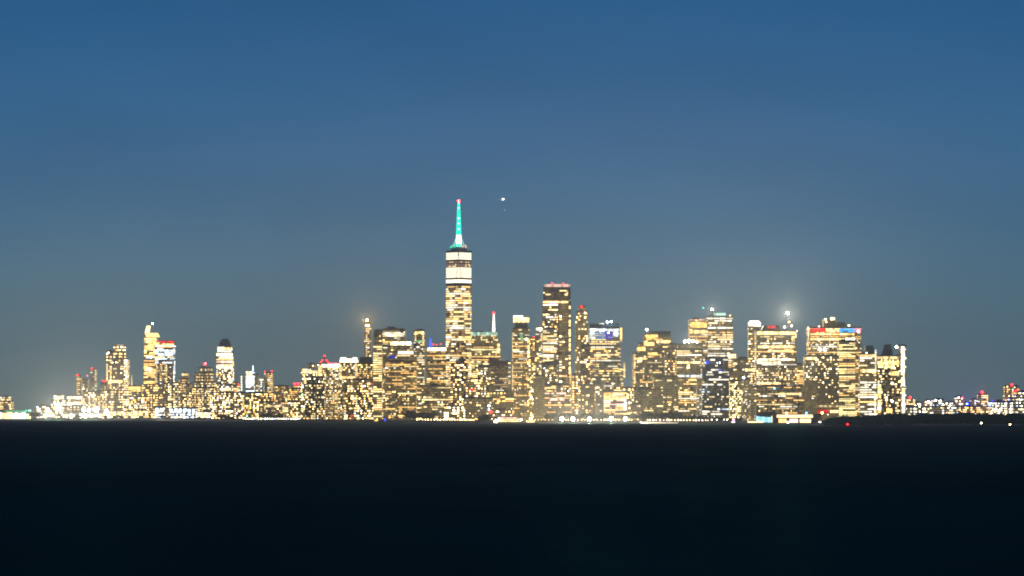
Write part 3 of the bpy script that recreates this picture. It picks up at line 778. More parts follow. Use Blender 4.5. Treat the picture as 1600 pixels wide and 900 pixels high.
B('broad skyscraper crowned by a red, white and blue light band', [(1264, 1346, 511.5)], 7850, 'strips', 'warm', .6, 'brown', boost=0, plant=False,
  ex=[('band', 1265.5, 1290, 513, 519.5, 'red', 4, 'red_light_band'), ('band', 1290.3, 1311, 513, 519.5, 'cream', 5, 'white_light_band'), ('band', 1311.3, 1335.5, 513, 519.5, 'sky', 4, 'blue_light_band'), ('band', 1336, 1345, 513, 520, 'pink', 5, 'pink_light_band'), ('beacon', 1341, 517.5, 'white', 7, 3, -1.5), ('cap', 1289, 1325, 503, 511.5, 'olive', (1300, 1320)), ('cap', 1287, 1296, 498, 511.5, 'brown'), ('beacon', 1290, 499, 'cream', 7, 2.4), ('beacon', 1291, 503, 'cream', 7, 2), ('band', 1297.5, 1304.5, 496, 500, 'cream', 6), ('beacon', 1326.5, 508.5, 'cream', 7, 2.4), ('beacon', 1280, 510.5, 'rose', 7, 2), ('beacon', 1281, 546, 'white', 8, 3.4, -2), ('beacon', 1289, 546, 'cool', 8, 3.2, -2), ('band', 1266, 1335, 521, 523.5, 'warm', 5), ('band', 1266, 1314, 528.5, 531.5, 'cream', 5), ('band', 1321, 1335.5, 528, 532, 'white', 6), ('cap', 1296, 1306, 500, 503.5, 'olive')])
B('dim grey-green slab before the red white and blue banded skyscraper', [(1276, 1311, 556)], 7620, 'dots', 'cream', .25, 'olive', dim=1, lo=(600, 'dots', 'cream', .05), boost=1, ex=[('band', 1277, 1310, 633, 636, 'cream', 3), ('band', 1277, 1296, 640, 646, 'red', 3), ('band', 1297, 1310, 641, 645, 'cream', 5), ('beacon', 1284.5, 645, 'amber', 8, 2.4, -1)])
B('tall amber-windowed slab in front of the blue end of the banded skyscraper', [(1310.5, 1336.5, 534)], 7640, 'full', 'gold', .78, 'tan', boost=0, ex=[('cap', 1311, 1336, 531, 534, 'brown')])
B('cream-banded block with dark rounded tank right of the banded skyscraper', [(1343.5, 1369.5, 553)], 7750, 'full', 'cream', .6, 'tan', boost=0, ex=[('cap', 1351, 1367, 540, 553, 'teal', (1353, 1365)), ('band', 1344.5, 1369, 554, 558, 'cream', 5), ('band', 1344.5, 1368, 577, 582, 'cream', 5), ('band', 1367, 1369.4, 546, 580, 'white', 4, 'edge_light'), ('beacon', 1354, 552, 'cream', 7, 2.2), ('band', 1366, 1369, 612, 645, 'white', 5, 'edge_light')])
B('brown block with yellow upper floors and bright vertical strip, left of the rightmost white strip', [(1369, 1406.5, 556)], 7780, 'dots', 'cream', .3, 'brown', dim=.6, boost=1, ex=[('cap', 1379, 1396, 538, 556, 'dark', (1384, 1393)), ('band', 1370, 1405, 557, 561, 'cream', 4), ('band', 1371, 1405.5, 564, 570, 'warm', 5), ('band', 1372, 1398, 571, 574.5, 'olive', 5), ('band', 1391, 1405, 580, 587, 'warm', 5), ('band', 1371.5, 1376.5, 597, 645, 'cream', 6, 'edge_light'), ('beacon', 1401, 542, 'white', 8, 3, 2), ('band', 1385, 1394, 638, 645, 'amber', 5), ('beacon', 1394, 599, 'white', 6, 3.4, -1), ('beacon', 1394, 627, 'white', 6, 3, -1)])
B('slim tower with one brilliant white vertical light strip, far right of downtown', [(1405.5, 1416, 540)], 7850, 'dots', 'white', .2, 'grey', ex=[('band', 1408, 1413.5, 541, 603, 'white', 6, 'edge_light'), ('band', 1409, 1414, 608, 645, 'white', 6, 'edge_light'), ('beacon', 1411, 542, 'white', 8, 2)])
# ---- far shore behind the dark island, right
rows = [(1416, 1430, 623, 'distant low block with red roof light nearest the white strip tower', [('beacon', 1422.5, 621.5, 'red', 8, 3.6)]),
        (1427, 1442, 629, 'distant low block with three white lamps right of the first red roof light', [('beacon', 1430, 634, 'white', 8, 3), ('beacon', 1437, 635, 'white', 8, 3), ('beacon', 1440, 638, 'cool', 8, 2.6)]),
        (1445, 1456, 626, 'distant small block with a broad white lamp on top', [('beacon', 1450.5, 628, 'white', 8, 4.4), ('beacon', 1453, 637, 'white', 8, 3)]),
        (1457, 1476, 624, 'distant dark block with pair of white roof lamps', [('beacon', 1462, 625.5, 'white', 8, 3.2), ('beacon', 1470, 626.5, 'white', 8, 3), ('beacon', 1462, 640, 'cool', 8, 2.8), ('beacon', 1474, 632, 'cream', 8, 2.6)]),
        (1478, 1492, 628, 'distant warm block just left of the pinkish-lamped one', [('beacon', 1484, 634, 'cream', 8, 3.2), ('beacon', 1481, 640, 'warm', 8, 3)]),
        (1493, 1507, 620, 'distant narrow block with pinkish red lamps', [('beacon', 1498, 621.5, 'white', 8, 3), ('beacon', 1504, 621.5, 'red', 8, 3)]),
        (1506, 1518, 629, 'distant block with a vivid blue lamp', [('beacon', 1511, 631, 'blue', 9, 4), ('beacon', 1519, 637, 'amber', 8, 3.4)]),
        (1517, 1528, 624, 'distant plain warm block right of the blue lamp', []),
        (1528, 1544, 616, 'distant tower with the largest glowing red beacon on the right', [('beacon', 1535, 613, 'red', 10, 2.8), ('beacon', 1535, 613, 'red', 8, 4.2)]),
        (1543, 1556, 629, 'distant low block with bluish lamps right of the glowing red beacon', [('beacon', 1546, 633, 'white', 8, 2.8), ('beacon', 1552, 631, 'cool', 8, 2.6)]),
        (1555, 1572, 626, 'distant low block climbing toward the red-lit tower at right edge', [('beacon', 1559, 630, 'cool', 8, 2.8), ('beacon', 1566, 629, 'white', 8, 2.8)]),
        (1570, 1592, 603, 'distant tower with several red roof lamps at the right edge', [('beacon', 1581, 601.5, 'red', 8, 3.2), ('beacon', 1587, 611, 'red', 8, 3), ('beacon', 1591, 609, 'red', 8, 2.8), ('beacon', 1574, 604, 'cream', 7, 2.6)]),
        (1588, 1616, 612, 'distant pale sloping block cut by the right edge', [])]
for i, (a, b, y, lb, ex) in enumerate(rows):
    B(lb, [(a, b, y)], 10200 + 60 * (i % 3), 'columns', ['cream', 'white', 'rose', 'cool'][i % 4] if i not in (8, 11) else 'warm', .5, ['brown', 'grey', 'plum', 'tan'][i % 4], boost=1, name='distant_building', ex=ex, rel=False)
for i, (a, b, y, lb) in enumerate([(1414, 1452, 636, 'long distant low block below the first red roof light'), (1450, 1500, 635, 'long distant low block below the pair of white roof lamps'),
                    (1498, 1550, 635, 'long distant low block below the glowing red beacon'), (1548, 1585, 628, 'distant low block left of the red-lit edge tower'), (1560, 1625, 630, 'pale lit structure stepping up toward the right edge below the red-lit tower')]):
    B(lb, [(a, b, y)] if i < 4 else [(1551, 1640, 637), (1560, 1640, 632), (1569, 1640, 627), (1578, 1640, 622), (1588, 1640, 617)], 9950, 'columns', mix=['white', 'cool', 'rose', 'white', 'white'][i], dens=.55, wl='grey' if i < 4 else 'pale', boost=1, name='distant_building', rel=False, dim=1)

# ------------------------------------------------------------------ the tallest tower: tapering, chamfered, with lit spire
def tallest():
    D = 8000.0
    cx = 716.5
    X = at(cx, D)
    root = thing('skyscraper', 'tallest skyscraper, tapering, with white crown bands and teal-lit spire', 'skyscraper', (X, D, FOOT))
    hb = 31.0
    hd = 31.0
    zb, zt = 30.0, hz(392.5, D) - FOOT
    base = [(-hb, 0), (hb, 0), (hb, 2 * hd), (-hb, 2 * hd)]
    mid = [(0, 0), (hb, hd), (0, 2 * hd), (-hb, hd)]
    wb = MB()
    wb.prism(base, 0, zb)
    i = len(wb.v)
    wb.v += [(x, y, zb) for x, y in base] + [(x, y, zt) for x, y in mid]
    for k in range(4):
        j = (k + 1) % 4
        wb.f.append((i + k, i + j, i + 4 + k)); wb.m.append(0)
        wb.f.append((i + j, i + 4 + j, i + 4 + k)); wb.m.append(0)
    wb.f.append((i + 4, i + 5, i + 6, i + 7)); wb.m.append(0)
    wb.build('wall', wall('glass'), root)
    P = Panes()
    def sec(z):
        t = (z - zb) / (zt - zb)
        pts = []
        for k in range(4):
            j = (k + 1) % 4
            a, b, m0, m1 = Vector(base[k]), Vector(base[j]), Vector(mid[k]), Vector(mid[(k + 3) % 4])
            pts.append((a * (1 - t) + m1 * t, a * (1 - t) + m0 * t))
        return pts   # for every base corner: the two chamfer points
    def edges(z):
        p = sec(z)
        return [(p[0][0], p[0][1]), (p[0][1], p[1][0]), (p[1][0], p[1][1])]
    def pane3(e0, e1, s0, s1, z0, z1, h, k, o=0.3):
        a0, b0 = e0; a1, b1 = e1
        d = (b0 - a0); 
        if d.length < 0.5: return
        n = Vector((d.y, -d.x)).normalized() * o
        q = [a0.lerp(b0, s0) + n, a0.lerp(b0, s1) + n, a1.lerp(b1, s1) + n, a1.lerp(b1, s0) + n]
        P.mb.quad((q[0].x, q[0].y, z0), (q[1].x, q[1].y, z0), (q[2].x, q[2].y, z1), (q[3].x, q[3].y, z1), P.slot(h, k))
    yz = lambda y: hz(y, D) - FOOT
    fh = 5.6
    nf = int((yz(443) - zb) / fh)
    for i in range(nf):
        z0, z1 = zb + i * fh + fh * .2, zb + (i + 1) * fh - fh * .16
        e0, e1 = edges(z0), edges(z1)
        rowf = R.choice((.5, .8, .9, 1, 1.15, 1.2))
        rh = pick(MIX['cream'])
        for ed0, ed1 in zip(e0, e1):
            Ln = (ed0[1] - ed0[0]).length
            nc = int(Ln / 4.0)
            j = 0
            while j < nc:
                run = min(nc - j, R.choice((1, 2, 3, 4, 6)))
                if R.random() < .66 * rowf:
                    pane3(ed0, ed1, (j + .06) / nc, (j + run - .06) / nc, z0, z1, rh if R.random() < .7 else pick(MIX['cream']), bright(3, 5))
                else:
                    for q in range(run):
                        if R.random() < .7: pane3(ed0, ed1, (j + q + .08) / nc, (j + q + .92) / nc, z0, z1, 'warm', R.choice((0, 1, 1, 2)))  # unlit cells get an added weak glow to warm the facade
                j += run
    def tier(ya, yb, rows, h, k, name, split):
        # closely lit storeys right round the top, each a part of its own
        za, zc = yz(yb), yz(ya)
        for r_ in range(rows):
            z0 = za + (zc - za) * r_ / rows + .7
            z1 = za + (zc - za) * (r_ + 1) / rows - .7
            for ed0, ed1 in zip(edges(z0), edges(z1)):
                if (ed0[1] - ed0[0]).length < 2: continue
                P2 = MB()
                n = Vector(((ed0[1] - ed0[0]).y, -(ed0[1] - ed0[0]).x)).normalized() * .4
                c = [ed0[0].lerp(ed0[1], .015) + n, ed0[0].lerp(ed0[1], .985) + n]
                d = [ed1[0].lerp(ed1[1], .015) + n, ed1[0].lerp(ed1[1], .985) + n]
                P2.quad((c[0].x, c[0].y, z0), (c[1].x, c[1].y, z0), (d[1].x, d[1].y, z1), (d[0].x, d[0].y, z1))
                P2.build(name, glow(h, k), root)
    tier(394, 405.5, 4, 'white', 4, 'lit_storey', 1)
    tier(417.5, 434, 6, 'white', 4, 'lit_storey', 1)
    tier(436.5, 442, 2, 'white', 5, 'lit_storey', 1)
    for zy in (408.5, 412.5, 415):
        z0, z1 = yz(zy + 1.6), yz(zy)
        for ed0, ed1 in zip(edges(z0), edges(z1)):
            nc = max(1, int((ed0[1] - ed0[0]).length / 4))
            for j in range(nc):
                if R.random() < .3: pane3(ed0, ed1, (j + .1) / nc, (j + .9) / nc, z0, z1, 'cream', 4)
                else: pane3(ed0, ed1, (j + .1) / nc, (j + .9) / nc, z0, z1, 'rose', 1)  # same added weak glow on the unlit cells
    P.mb.build('windows_and_facade_glow', P.mats, root, kind='stuff')
    # parapet ring
    pr = MB()
    top = [Vector(p) for p in mid]
    for k in range(4):
        a, b = top[k], top[(k + 1) % 4]
        d = (b - a).normalized(); n = Vector((d.y, -d.x))
        pr.prism([tuple(a + n * .7 - d * .5), tuple(b + n * .7 + d * .5), tuple(b - n * .8), tuple(a - n * .8)], zt - 1.2, zt + 2.5)
    pr.build('parapet', wall('grey'), root)
    # spire: ring platform, stays, mast, beacon
    cy = hd
    zr = yz(389)
    pl = MB()
    pl.lathe([(18, yz(391.5)), (20, yz(389)), (20, yz(386.5)), (17.5, yz(386)), (17.5, yz(385))], 0, cy, 24)
    ring = pl.build('ring_platform', mat_surface('spire_steel', (.35, .37, .38), .5), root)
    for k in range(12):
        a = 2 * math.pi * k / 12
        m2 = MB(); m2.box(20 * math.cos(a) - 1.2, 20 * math.cos(a) + 1.2, cy + 20 * math.sin(a) - 1.2, cy + 20 * math.sin(a) + 1.2, yz(387), yz(383.5 - (k % 3)))
        m2.build('antenna_box', glow('teal' if k in (5, 6, 7, 8) else ('rose' if k in (0, 11, 10) else 'teal'), 3 if k in (6, 7, 8, 10, 11) else 1), ring)
    ms = MB()
    prof = [(8.2, yz(390)), (7.2, yz(380)), (6.2, yz(372))]
    for i in range(9):
        y = 366 - i * 5.4
        r_ = 6.0 - i * .36
        prof += [(r_, yz(y)), (r_ * .98, yz(y - 4.4)), (r_ * 1.2, yz(y - 4.6)), (r_ * 1.2, yz(y - 5.2))]
    ms.lathe(prof, 0, cy, 10)
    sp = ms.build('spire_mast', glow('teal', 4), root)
    for (y, r_, h, k) in ((340, 2.4, 'aqua', 5), (348, 2.4, 'aqua', 5), (357, 2.4, 'aqua', 5), (324, 2.2, 'aqua', 5), (385, 3.0, 'aqua', 5)):
        m2 = MB(); m2.ball((0, cy - 6.8, yz(y)), r_); m2.build('spire_lamp', glow(h, k), sp)
    st = MB()
    for k in range(8):
        a = 2 * math.pi * (k + .5) / 8
        st.tube((16.5 * math.cos(a), cy + 16.5 * math.sin(a), yz(386)), (4.6 * math.cos(a), cy + 4.6 * math.sin(a), yz(367)), .75, .5, 5)
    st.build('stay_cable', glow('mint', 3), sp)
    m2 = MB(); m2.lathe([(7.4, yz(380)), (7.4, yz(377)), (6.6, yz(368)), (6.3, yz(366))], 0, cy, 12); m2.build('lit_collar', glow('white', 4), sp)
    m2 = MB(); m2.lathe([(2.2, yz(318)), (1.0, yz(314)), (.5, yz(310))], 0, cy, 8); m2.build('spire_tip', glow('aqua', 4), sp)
    m2 = MB(); m2.ball((0, cy, yz(313)), 3.2); m2.build('beacon_light', glow('red', 8), root)
    m2 = MB(); m2.ball((-.4, cy - 3.2, yz(313)), .9); m2.build('beacon_lamp', glow('rose', 7), root)
tallest()

# ------------------------------------------------------------------ thin lit mast, pier, terminals
D = 10400.0
r = thing('lattice_mast', 'tall thin white-lit mast standing at the left waterfront', 'mast', (at(377.5, D), D, FOOT))
m2 = MB(); hh = hz(587, D) - FOOT
for sx in (-1, 1):
    for sy in (-1, 1):
        m2.tube((sx * 3.2, sy * 3.2, 0), (sx * 1.4, sy * 1.4, hh), .6, .4, 5)
for i in range(14):
    z0, z1 = hh * i / 14, hh * (i + 1) / 14
    w0, w1 = 3.2 - 1.8 * i / 14, 3.2 - 1.8 * (i + 1) / 14
    m2.tube((-w0, -w0, z0), (w1, -w1, z1), .35, .35, 4); m2.tube((w0, -w0, z0), (-w1, -w1, z1), .35, .35, 4)
m2.build('lattice', wall('white'), r)
for i in range(17):
    m3 = MB(); m3.box(-1.5, 1.5, -4.2, -3.4, hh * i / 17 + 2, hh * (i + 1) / 17 - 1); m3.build('light_tube', glow('white', 5), r)

D = 11480.0
r = thing('pier_shed', 'long green-white lit pier shed at the left edge of the water', 'pier', (at(10, D), D, FOOT))
mb = MB(); x0, x1 = at(-60, D) - at(10, D), at(48.5, D) - at(10, D); zt = hz(641, D) - FOOT
mb.box(x0, x1, 0, 50, 0, zt - 4); mb.prism([(x0 - 2, -2), (x1 + 2, -2), (x1 + 2, 52), (x0 - 2, 52)], zt - 4, zt, top=[(x0 + 6, 16), (x1 - 6, 16), (x1 - 6, 34), (x0 + 6, 34)])
mb.build('wall', wall('pale'), r)
for i in range(26):
    x = x0 + (x1 - x0) * (i + .5) / 26
    m2 = MB(); m2.box(x - 4, x + 4, -.6, .2, 3, R.uniform(.6, .8) * zt); m2.build('lit_bay', glow(R.choice(('white', 'mint', 'cream', 'mint')), R.choice((4, 5, 5))), r)
m2 = MB(); m2.box(at(8, D) - at(10, D), x1, -2.6, -2.0, zt - 4.2, zt - 1.8); m2.build('eaves_light', glow('green', 3), r)
for x in (41, 45.5, 48):
    m2 = MB(); m2.ball((at(x, D) - at(10, D), -3, zt - 1), 2.4); m2.build('lamp', glow('teal' if x < 42 else 'mint', 5), r)

D = 7080.0
r = thing('ferry_terminal', 'small turquoise-lit glass ferry terminal by the water', 'terminal', (at(1194.5, D), D, FOOT))
X = at(1194.5, D); xa, xb = at(1182, D) - X, at(1206.5, D) - X; z = lambda y: hz(y, D) - FOOT
mb = MB(); mb.box(xa, xb, 1, 24, 0, z(650)); mb.box(xa - 1, xb + 1, 0, 26, z(650) + .01, z(645.5)); mb.build('wall', wall('teal'), r)
mb = MB(); mb.box(xa - 1.5, xb + 1.5, -1.5, 27, z(645.5) + .02, z(644.5)); mb.build('roof', wall('dark'), r)
for i in range(8):
    a = xa + (xb - xa) * i / 8
    m2 = MB(); m2.box(a + .25, a + (xb - xa) / 8 - .25, .4, .9, .8, z(650.5 + .25 * i)); m2.build('pane', glow('aqua', 3 if i % 3 else 4), r)
m2 = MB(); m2.box(at(1168, D) - X, at(1192, D) - X, -3, -1, 0.5, 3.2); m2.build('lit_canopy', glow('cream', 5), r)
m2 = MB(); m2.box(xb - 1.2, xb - .2, -.4, .3, .8, z(650)); m2.build('corner_light', glow('white', 5), r)

D = 7060.0
r = thing('harbour_terminal', 'long low terminal with bright cornice and three glowing openings', 'terminal', (at(1247, D), D, FOOT))
X = at(1247, D)
mb = MB(); xa, xb = at(1209, D) - X, at(1283, D) - X
mb.box(xa, xb, 3, 40, 0, z(648)); mb.box(xa - 1, xb + 1, 1.6, 42, z(648) + .01, z(646.8))
for x in (1214, 1229.5, 1247.5, 1269, 1278): mb.box(at(x, D) - X - 1, at(x, D) - X + 1, 1.5, 2.99, 0, z(653))
mb.build('wall', wall('plum'), r)
m2 = MB(); m2.box(at(1214, D) - X, at(1270, D) - X, 1.0, 2.5, z(652.3), z(648.3)); m2.build('lit_cornice', glow('cream', 5), r)
for (a, b, h) in ((1217, 1229, 'warm'), (1234, 1247, 'rose'), (1250, 1267, 'cream')):
    fr = MB(); fr.box(at(a, D) - X, at(b, D) - X, 2.0, 2.9, .4, z(654.5)); op = fr.build('lit_opening', glow(h, 5), r)
    m2 = MB()
    for k in range(1, 4):
        xx = at(a + (b - a) * k / 4, D) - X; m2.box(xx - .25, xx + .25, 1.7, 1.99, .4, z(654.5))
    m2.build('mullion', wall('dark'), op)
for (x, y, h) in ((1229, 645.5, 'cream'), (1260, 645.5, 'sky'), (1231, 660, 'white'), (1281, 660, 'white')):
    m2 = MB(); m2.ball((at(x, D) - X, 0, z(y)), 2.0); m2.build('lamp', glow(h, 7), r)

# ------------------------------------------------------------------ boats
def ferry():
    D = 7180.0
    X = at(794.5, D)
    r = thing('ferry_boat', 'white ferry boat with rows of lit decks right of the round dark tree', 'ferry', (X, D, 0))
    Ln = 44 * D / F / 2
    hb = MB()
    hb.prism([(-Ln, 0), (-Ln + 6, -6), (Ln - 6, -6), (Ln, 0), (Ln - 6, 6), (-Ln + 6, 6)], -.4, 3.2, top=[(-Ln - 1.5, 0), (-Ln + 4.5, -7), (Ln - 4.5, -7), (Ln + 1.5, 0), (Ln - 4.5, 7), (-Ln + 4.5, 7)])
    hb.build('hull', mat_surface('hull_paint', (.5, .3, .12), .5), r)
    lv = [(3.2, 6.6, Ln - 4), (7.0, 10.4, Ln - 7), (10.8, 13.6, Ln - 12)]
    for q, (a, b, l) in enumerate(lv):
        dk = MB(); dk.box(-l, l, -5.6 + q * .4, 5.6 - q * .4, a, b); dk.box(-l - .8, l + .8, -6.2 + q * .4, 6.2 - q * .4, b + .01, b + .38)
        d = dk.build('deck', wall('white'), r)
        n = 9
        for k in range(n):
            s = -l + 2 * l * k / n
            m2 = MB(); m2.box(s + .5, s + 2 * l / n - .5, -5.9 + q * .4, -5.65 + q * .4, a + 1.0, b - .6); m2.build('window', glow('rose' if q == 2 else 'cream', 5 if (k + q) % 4 else 4), d)
    wh = MB(); wh.box(-Ln + 8, -Ln + 15, -3, 3, 14, 17, tx0=-Ln + 9); wh.build('wheelhouse', wall('white'), r)
    wh = MB(); wh.box(-2, 2.5, -2, 2, 14, 18.5, tx0=-1.2, tx1=2); wh.build('funnel', wall('brown'), r)
    for (x, zz, k, h) in ((-Ln + 3, 8, 7, 'rose'), (-Ln + 1, 4.6, 8, 'white'), (-Ln + 5, 3.4, 7, 'white'), (Ln - 3, 8.6, 8, 'white'), (-Ln + 11, 8.2, 8, 'white')):
        m2 = MB(); m2.ball((x, -6.6, zz), 1.5); m2.build('deck_lamp', glow(h, k), r)
ferry()

def small_boat(px, D, L_, hue, k, label, deckhue):
    X = at(px, D)
    r = thing('water_taxi', label, 'boat', (X, D, 0))
    m2 = MB(); h = L_ / 2
    m2.prism([(-h, 0), (-h + 2, -2.6), (h - 4, -2.6), (h, 0), (h - 4, 2.6), (-h + 2, 2.6)], -.3, 2.0, top=[(-h - .4, 0), (-h + 1.6, -3), (h - 3.4, -3), (h + 1.2, 0), (h - 3.4, 3), (-h + 1.6, 3)])
    m2.build('hull', mat_surface('dark_hull', (.05, .05, .06), .4), r)
    m2 = MB(); m2.box(-h + 3, h - 6, -2.2, 2.2, 2.01, 4.9, tx1=h - 7.5); cb = m2.build('cabin', wall('white'), r)
    m2 = MB(); m2.box(-h + 3.4, h - 7.6, -2.5, -2.21, 2.9, 4.4); m2.build('window', glow(deckhue, k), cb)
    m2 = MB(); m2.box(-h + 3, h - 6, -2.7, -2.3, 4.95, 6.2 if hue != 'blue' else 9.5); m2.build('light_bar', glow(hue, k), r)
    m2 = MB(); m2.tube((0, 0, 4.9), (0, 0, 8), .2, .12, 6); m2.build('mast', wall('grey'), r)
    m2 = MB(); m2.ball((0, 0, 8.2), 1.0); m2.build('mast_lamp', glow(hue, min(10, k + 2)), r)
small_boat(606.5, 8350, 24, 'blue', 6, 'small boat glowing intense blue at the shore below the apartment towers', 'blue')
small_boat(589, 8450, 18, 'amber', 5, 'small yellow-lit boat left of the intense blue one', 'amber')
small_boat(1147, 6950, 18, 'purple', 5, 'small boat with white and violet lights left of the turquoise terminal', 'white')
small_boat(830, 7250, 28, 'warm', 5, 'low boat with warm lights just right of the white ferry', 'cream')

# ------------------------------------------------------------------ lamps
def lamp_meshes():
    p = MB(); p.lathe([(.35, 0), (.3, .6), (.16, 1), (.12, 7.6), (.2, 7.7)], 0, 0, 6); p.tube((0, 0, 7.4), (0, -1.2, 7.9), .1, .08, 5)
    return p.mesh('lamp_post', [wall('grey')])
POST = lamp_meshes()
HEADS = {}
def head(h, k, r):
    key = (h, k, r)
    if key not in HEADS:
        m = MB(); m.ball((0, -1.2, 8.0), r, n=10, k=6)
        if k >= 8:  # hood added behind the lamp to block light going back
            for q in range(12):
                a0, a1 = 2 * math.pi * q / 12, 2 * math.pi * (q + 1) / 12
                ring = lambda a, rr, dy: (rr * math.cos(a), -1.2 + dy, 8.0 + rr * math.sin(a))
                m.quad(ring(a0, r * 1.35, -r * 1.1), ring(a1, r * 1.35, -r * 1.1), ring(a1, r * 1.2, r * .6), ring(a0, r * 1.2, r * .6), 1)
                m.quad(ring(a0, r * 1.2, r * .6), ring(a1, r * 1.2, r * .6), ring(a1, .01, r * 1.2), ring(a0, .01, r * 1.2), 1)
        HEADS[key] = m.mesh('lamp_head', [glow(h, k), wall('dark')])
    return HEADS[key]
def lamp(px, D, h, k, r, label, group=None, z=FOOT, sc_=1.0):
    o = thing('street_lamp', label, 'lamp', (at(px, D), D, z), group)
    o.scale = (sc_, sc_, sc_)
    a = bpy.data.objects.new('post', POST); C.objects.link(a); a.parent = o
    b = bpy.data.objects.new('lamp_head', head(h, k, r)); C.objects.link(b); b.parent = o
    if k == 9:
        flood(o, (0, -1.2 - r * 1.3, 8.0), h, 2.4e6 if D < 9000 else 3.4e6)
    return o
# long row along the left-centre seawall
x = 381.0
while x < 600:
    d = shore_d(x) + 6
    lamp(x, d, R.choice(('white', 'white', 'cream', 'cool')), R.choice((6, 7, 7)), R.choice((1.7, 2.1, 2.5)), 'white lamp in the long close row along the left-centre waterfront', 'lamps along the left-centre waterfront', sc_=.72)
    x += R.uniform(2.9, 4.0)
for i, x in enumerate((878, 895, 921, 955, 977)):
    lamp(x, 7440, 'white', 9, 3.4, ['first', 'second', 'third', 'fourth', 'fifth'][i] + ' from the left of five glaring white lamps before the park trees', 'glaring lamps along the park shore')
for x in (884, 888, 903, 909, 914, 928, 933, 939, 944, 947, 950, 962, 967, 983, 987):
    lamp(x, 7450, R.choice(('cream', 'white')), 7, 1.1, 'small white lamp between the five glaring lamps along the park shore', 'small lamps on the park shore', sc_=.7)
x = 1012.0
while x < 1108:
    lamp(x, shore_d(x) + 8, R.choice(('cream', 'white', 'cream', 'rose')), R.choice((6, 7, 7)), R.choice((1.6, 2.1)), 'warm white lamp in the row right of the glaring park lamps', 'lamps right of the park', sc_=.65)
    x += R.uniform(3.2, 6)
x = 652.0
while x < 745:
    lamp(x, shore_d(x) + 10, R.choice(('cream', 'warm', 'cream')), R.choice((6, 7)), R.choice((1.6, 2.0)), 'warm lamp along the shore left of the round dark tree', 'warm shore lamps left of the round tree', sc_=.7)
    x += R.uniform(3.0, 5.5)
lamp(829, 7440, 'cream', 9, 1.8, 'bright cream lamp on the shore just right of the ferry')
for x in (836, 841, 846, 852, 857, 863):
    lamp(x, 7450, 'cream', 6, 1.2, 'small cream lamp on the shore between ferry and glaring park lamps', 'small lamps right of the ferry', sc_=.7)
for x in (1112, 1120, 1131, 1136):
    lamp(x, 7215, 'white', 7, 1.3, 'white lamp by the dark trees left of the violet-lit boat', 'lamps near the violet-lit boat', sc_=.8)
# far-left glare lamps
for i, (x, y) in enumerate(((75, 641), (131, 640), (139, 641), (151, 640), (167, 642), (92, 634))):
    o = lamp(x, 11440, 'white', 9, 1.5 if x != 151 else 2.0, ['first', 'third', 'fourth', 'fifth and largest', 'last', 'second'][i] + ' from the left among the white floodlamps on the left waterfront', 'floodlamps on the left waterfront')
    s = (hz(y, 11440) - FOOT) / 8.0
    o.scale = (1, 1, s) if s > 0 else (1, 1, 1)
    o.scale = (s * .6, s * .6, s)

# ------------------------------------------------------------------ trees
leaf_m = mat_surface('foliage', (.045, .075, .025), .8, .45, .35)
bark_m = mat_surface('bark', (.07, .05, .035), .9)
def tree_mesh(seed, h=14.0, rx=7.0, n=950):
    q = random.Random(seed)
    t = MB()
    t.tube((0, 0, 0), (q.uniform(-.3, .3), q.uniform(-.3, .3), h * .45), .42, .28, 7)
    ends = []
    for k in range(6):
        a = 2 * math.pi * k / 6 + q.uniform(-.4, .4)
        e = (rx * .55 * math.cos(a), rx * .55 * math.sin(a), h * q.uniform(.55, .8))
        t.tube((0, 0, h * q.uniform(.25, .42)), e, .2, .08, 5)
        ends.append(e)
    ends.append((0, 0, h * .85))
    trunk = t.mesh('trunk', [bark_m])
    c = MB()
    for i in range(n):
        e = q.choice(ends)
        while True:
            d = Vector((q.uniform(-1, 1), q.uniform(-1, 1), q.uniform(-1, 1)))
            if .25 < d.length < 1: break
        rr = rx * .52
        p = Vector(e) + Vector((d.x * rr, d.y * rr, d.z * rr * .8))
        if p.z < h * .18: continue
        s = q.uniform(.45, 1.0)
        u = Vector((q.gauss(0, 1), q.gauss(0, 1), q.gauss(0, 1))).normalized() * s
        v = u.orthogonal().normalized() * s * .7
        c.quad(tuple(p - u), tuple(p - v), tuple(p + u), tuple(p + v))
    return trunk, c.mesh('crown', [leaf_m])
TREES = [tree_mesh(s, 14, 6 + s % 3) for s in range(5)]
DENSE = tree_mesh(21, 14, 7.5, 3400)
def tree(px, D, ytop, label, group=None, base=FOOT, wide=1.0, kind=None):
    o = thing('park_tree', label, 'tree', (at(px, D), D, base), group)
    s = (hz(ytop, D) - base) / 15.0
    o.scale = (s * wide, s * wide, s)
    o.rotation_euler = (0, 0, R.random() * 6.28)
    a, b = kind or R.choice(TREES)
    for nm, me in (('trunk', a), ('crown', b)):
        c = bpy.data.objects.new(nm, me); C.objects.link(c); c.parent = o
    return o
x = 855.0
while x < 1008:
    tree(x, R.uniform(7455, 7500), R.uniform(643.5, 648), 'leafy park tree behind the five glaring shore lamps', 'park trees behind the glaring lamps')
    x += R.uniform(5, 8)
x = 1006.0
while x < 1062:
    tree(x, R.uniform(7330, 7440), R.uniform(641, 647), 'dark leafy tree in the clump under the stepped brown tower', 'dark trees under the stepped tower', wide=1.1)
    x += R.uniform(4.5, 7)
x = 1062.0
while x < 1160:
    tree(x, shore_d(x) + R.uniform(15, 60), R.uniform(646, 653), 'small dark tree along the shore between park and turquoise terminal', 'small dark trees by the shore')
    x += R.uniform(5, 9)
for x in (640, 647, 655, 662, 669, 676):
    tree(x, 8050 - (x - 640) * 8, R.uniform(641, 648), 'dark tree on the shore right of the intense blue boat', 'trees right of the blue boat', wide=1.2)
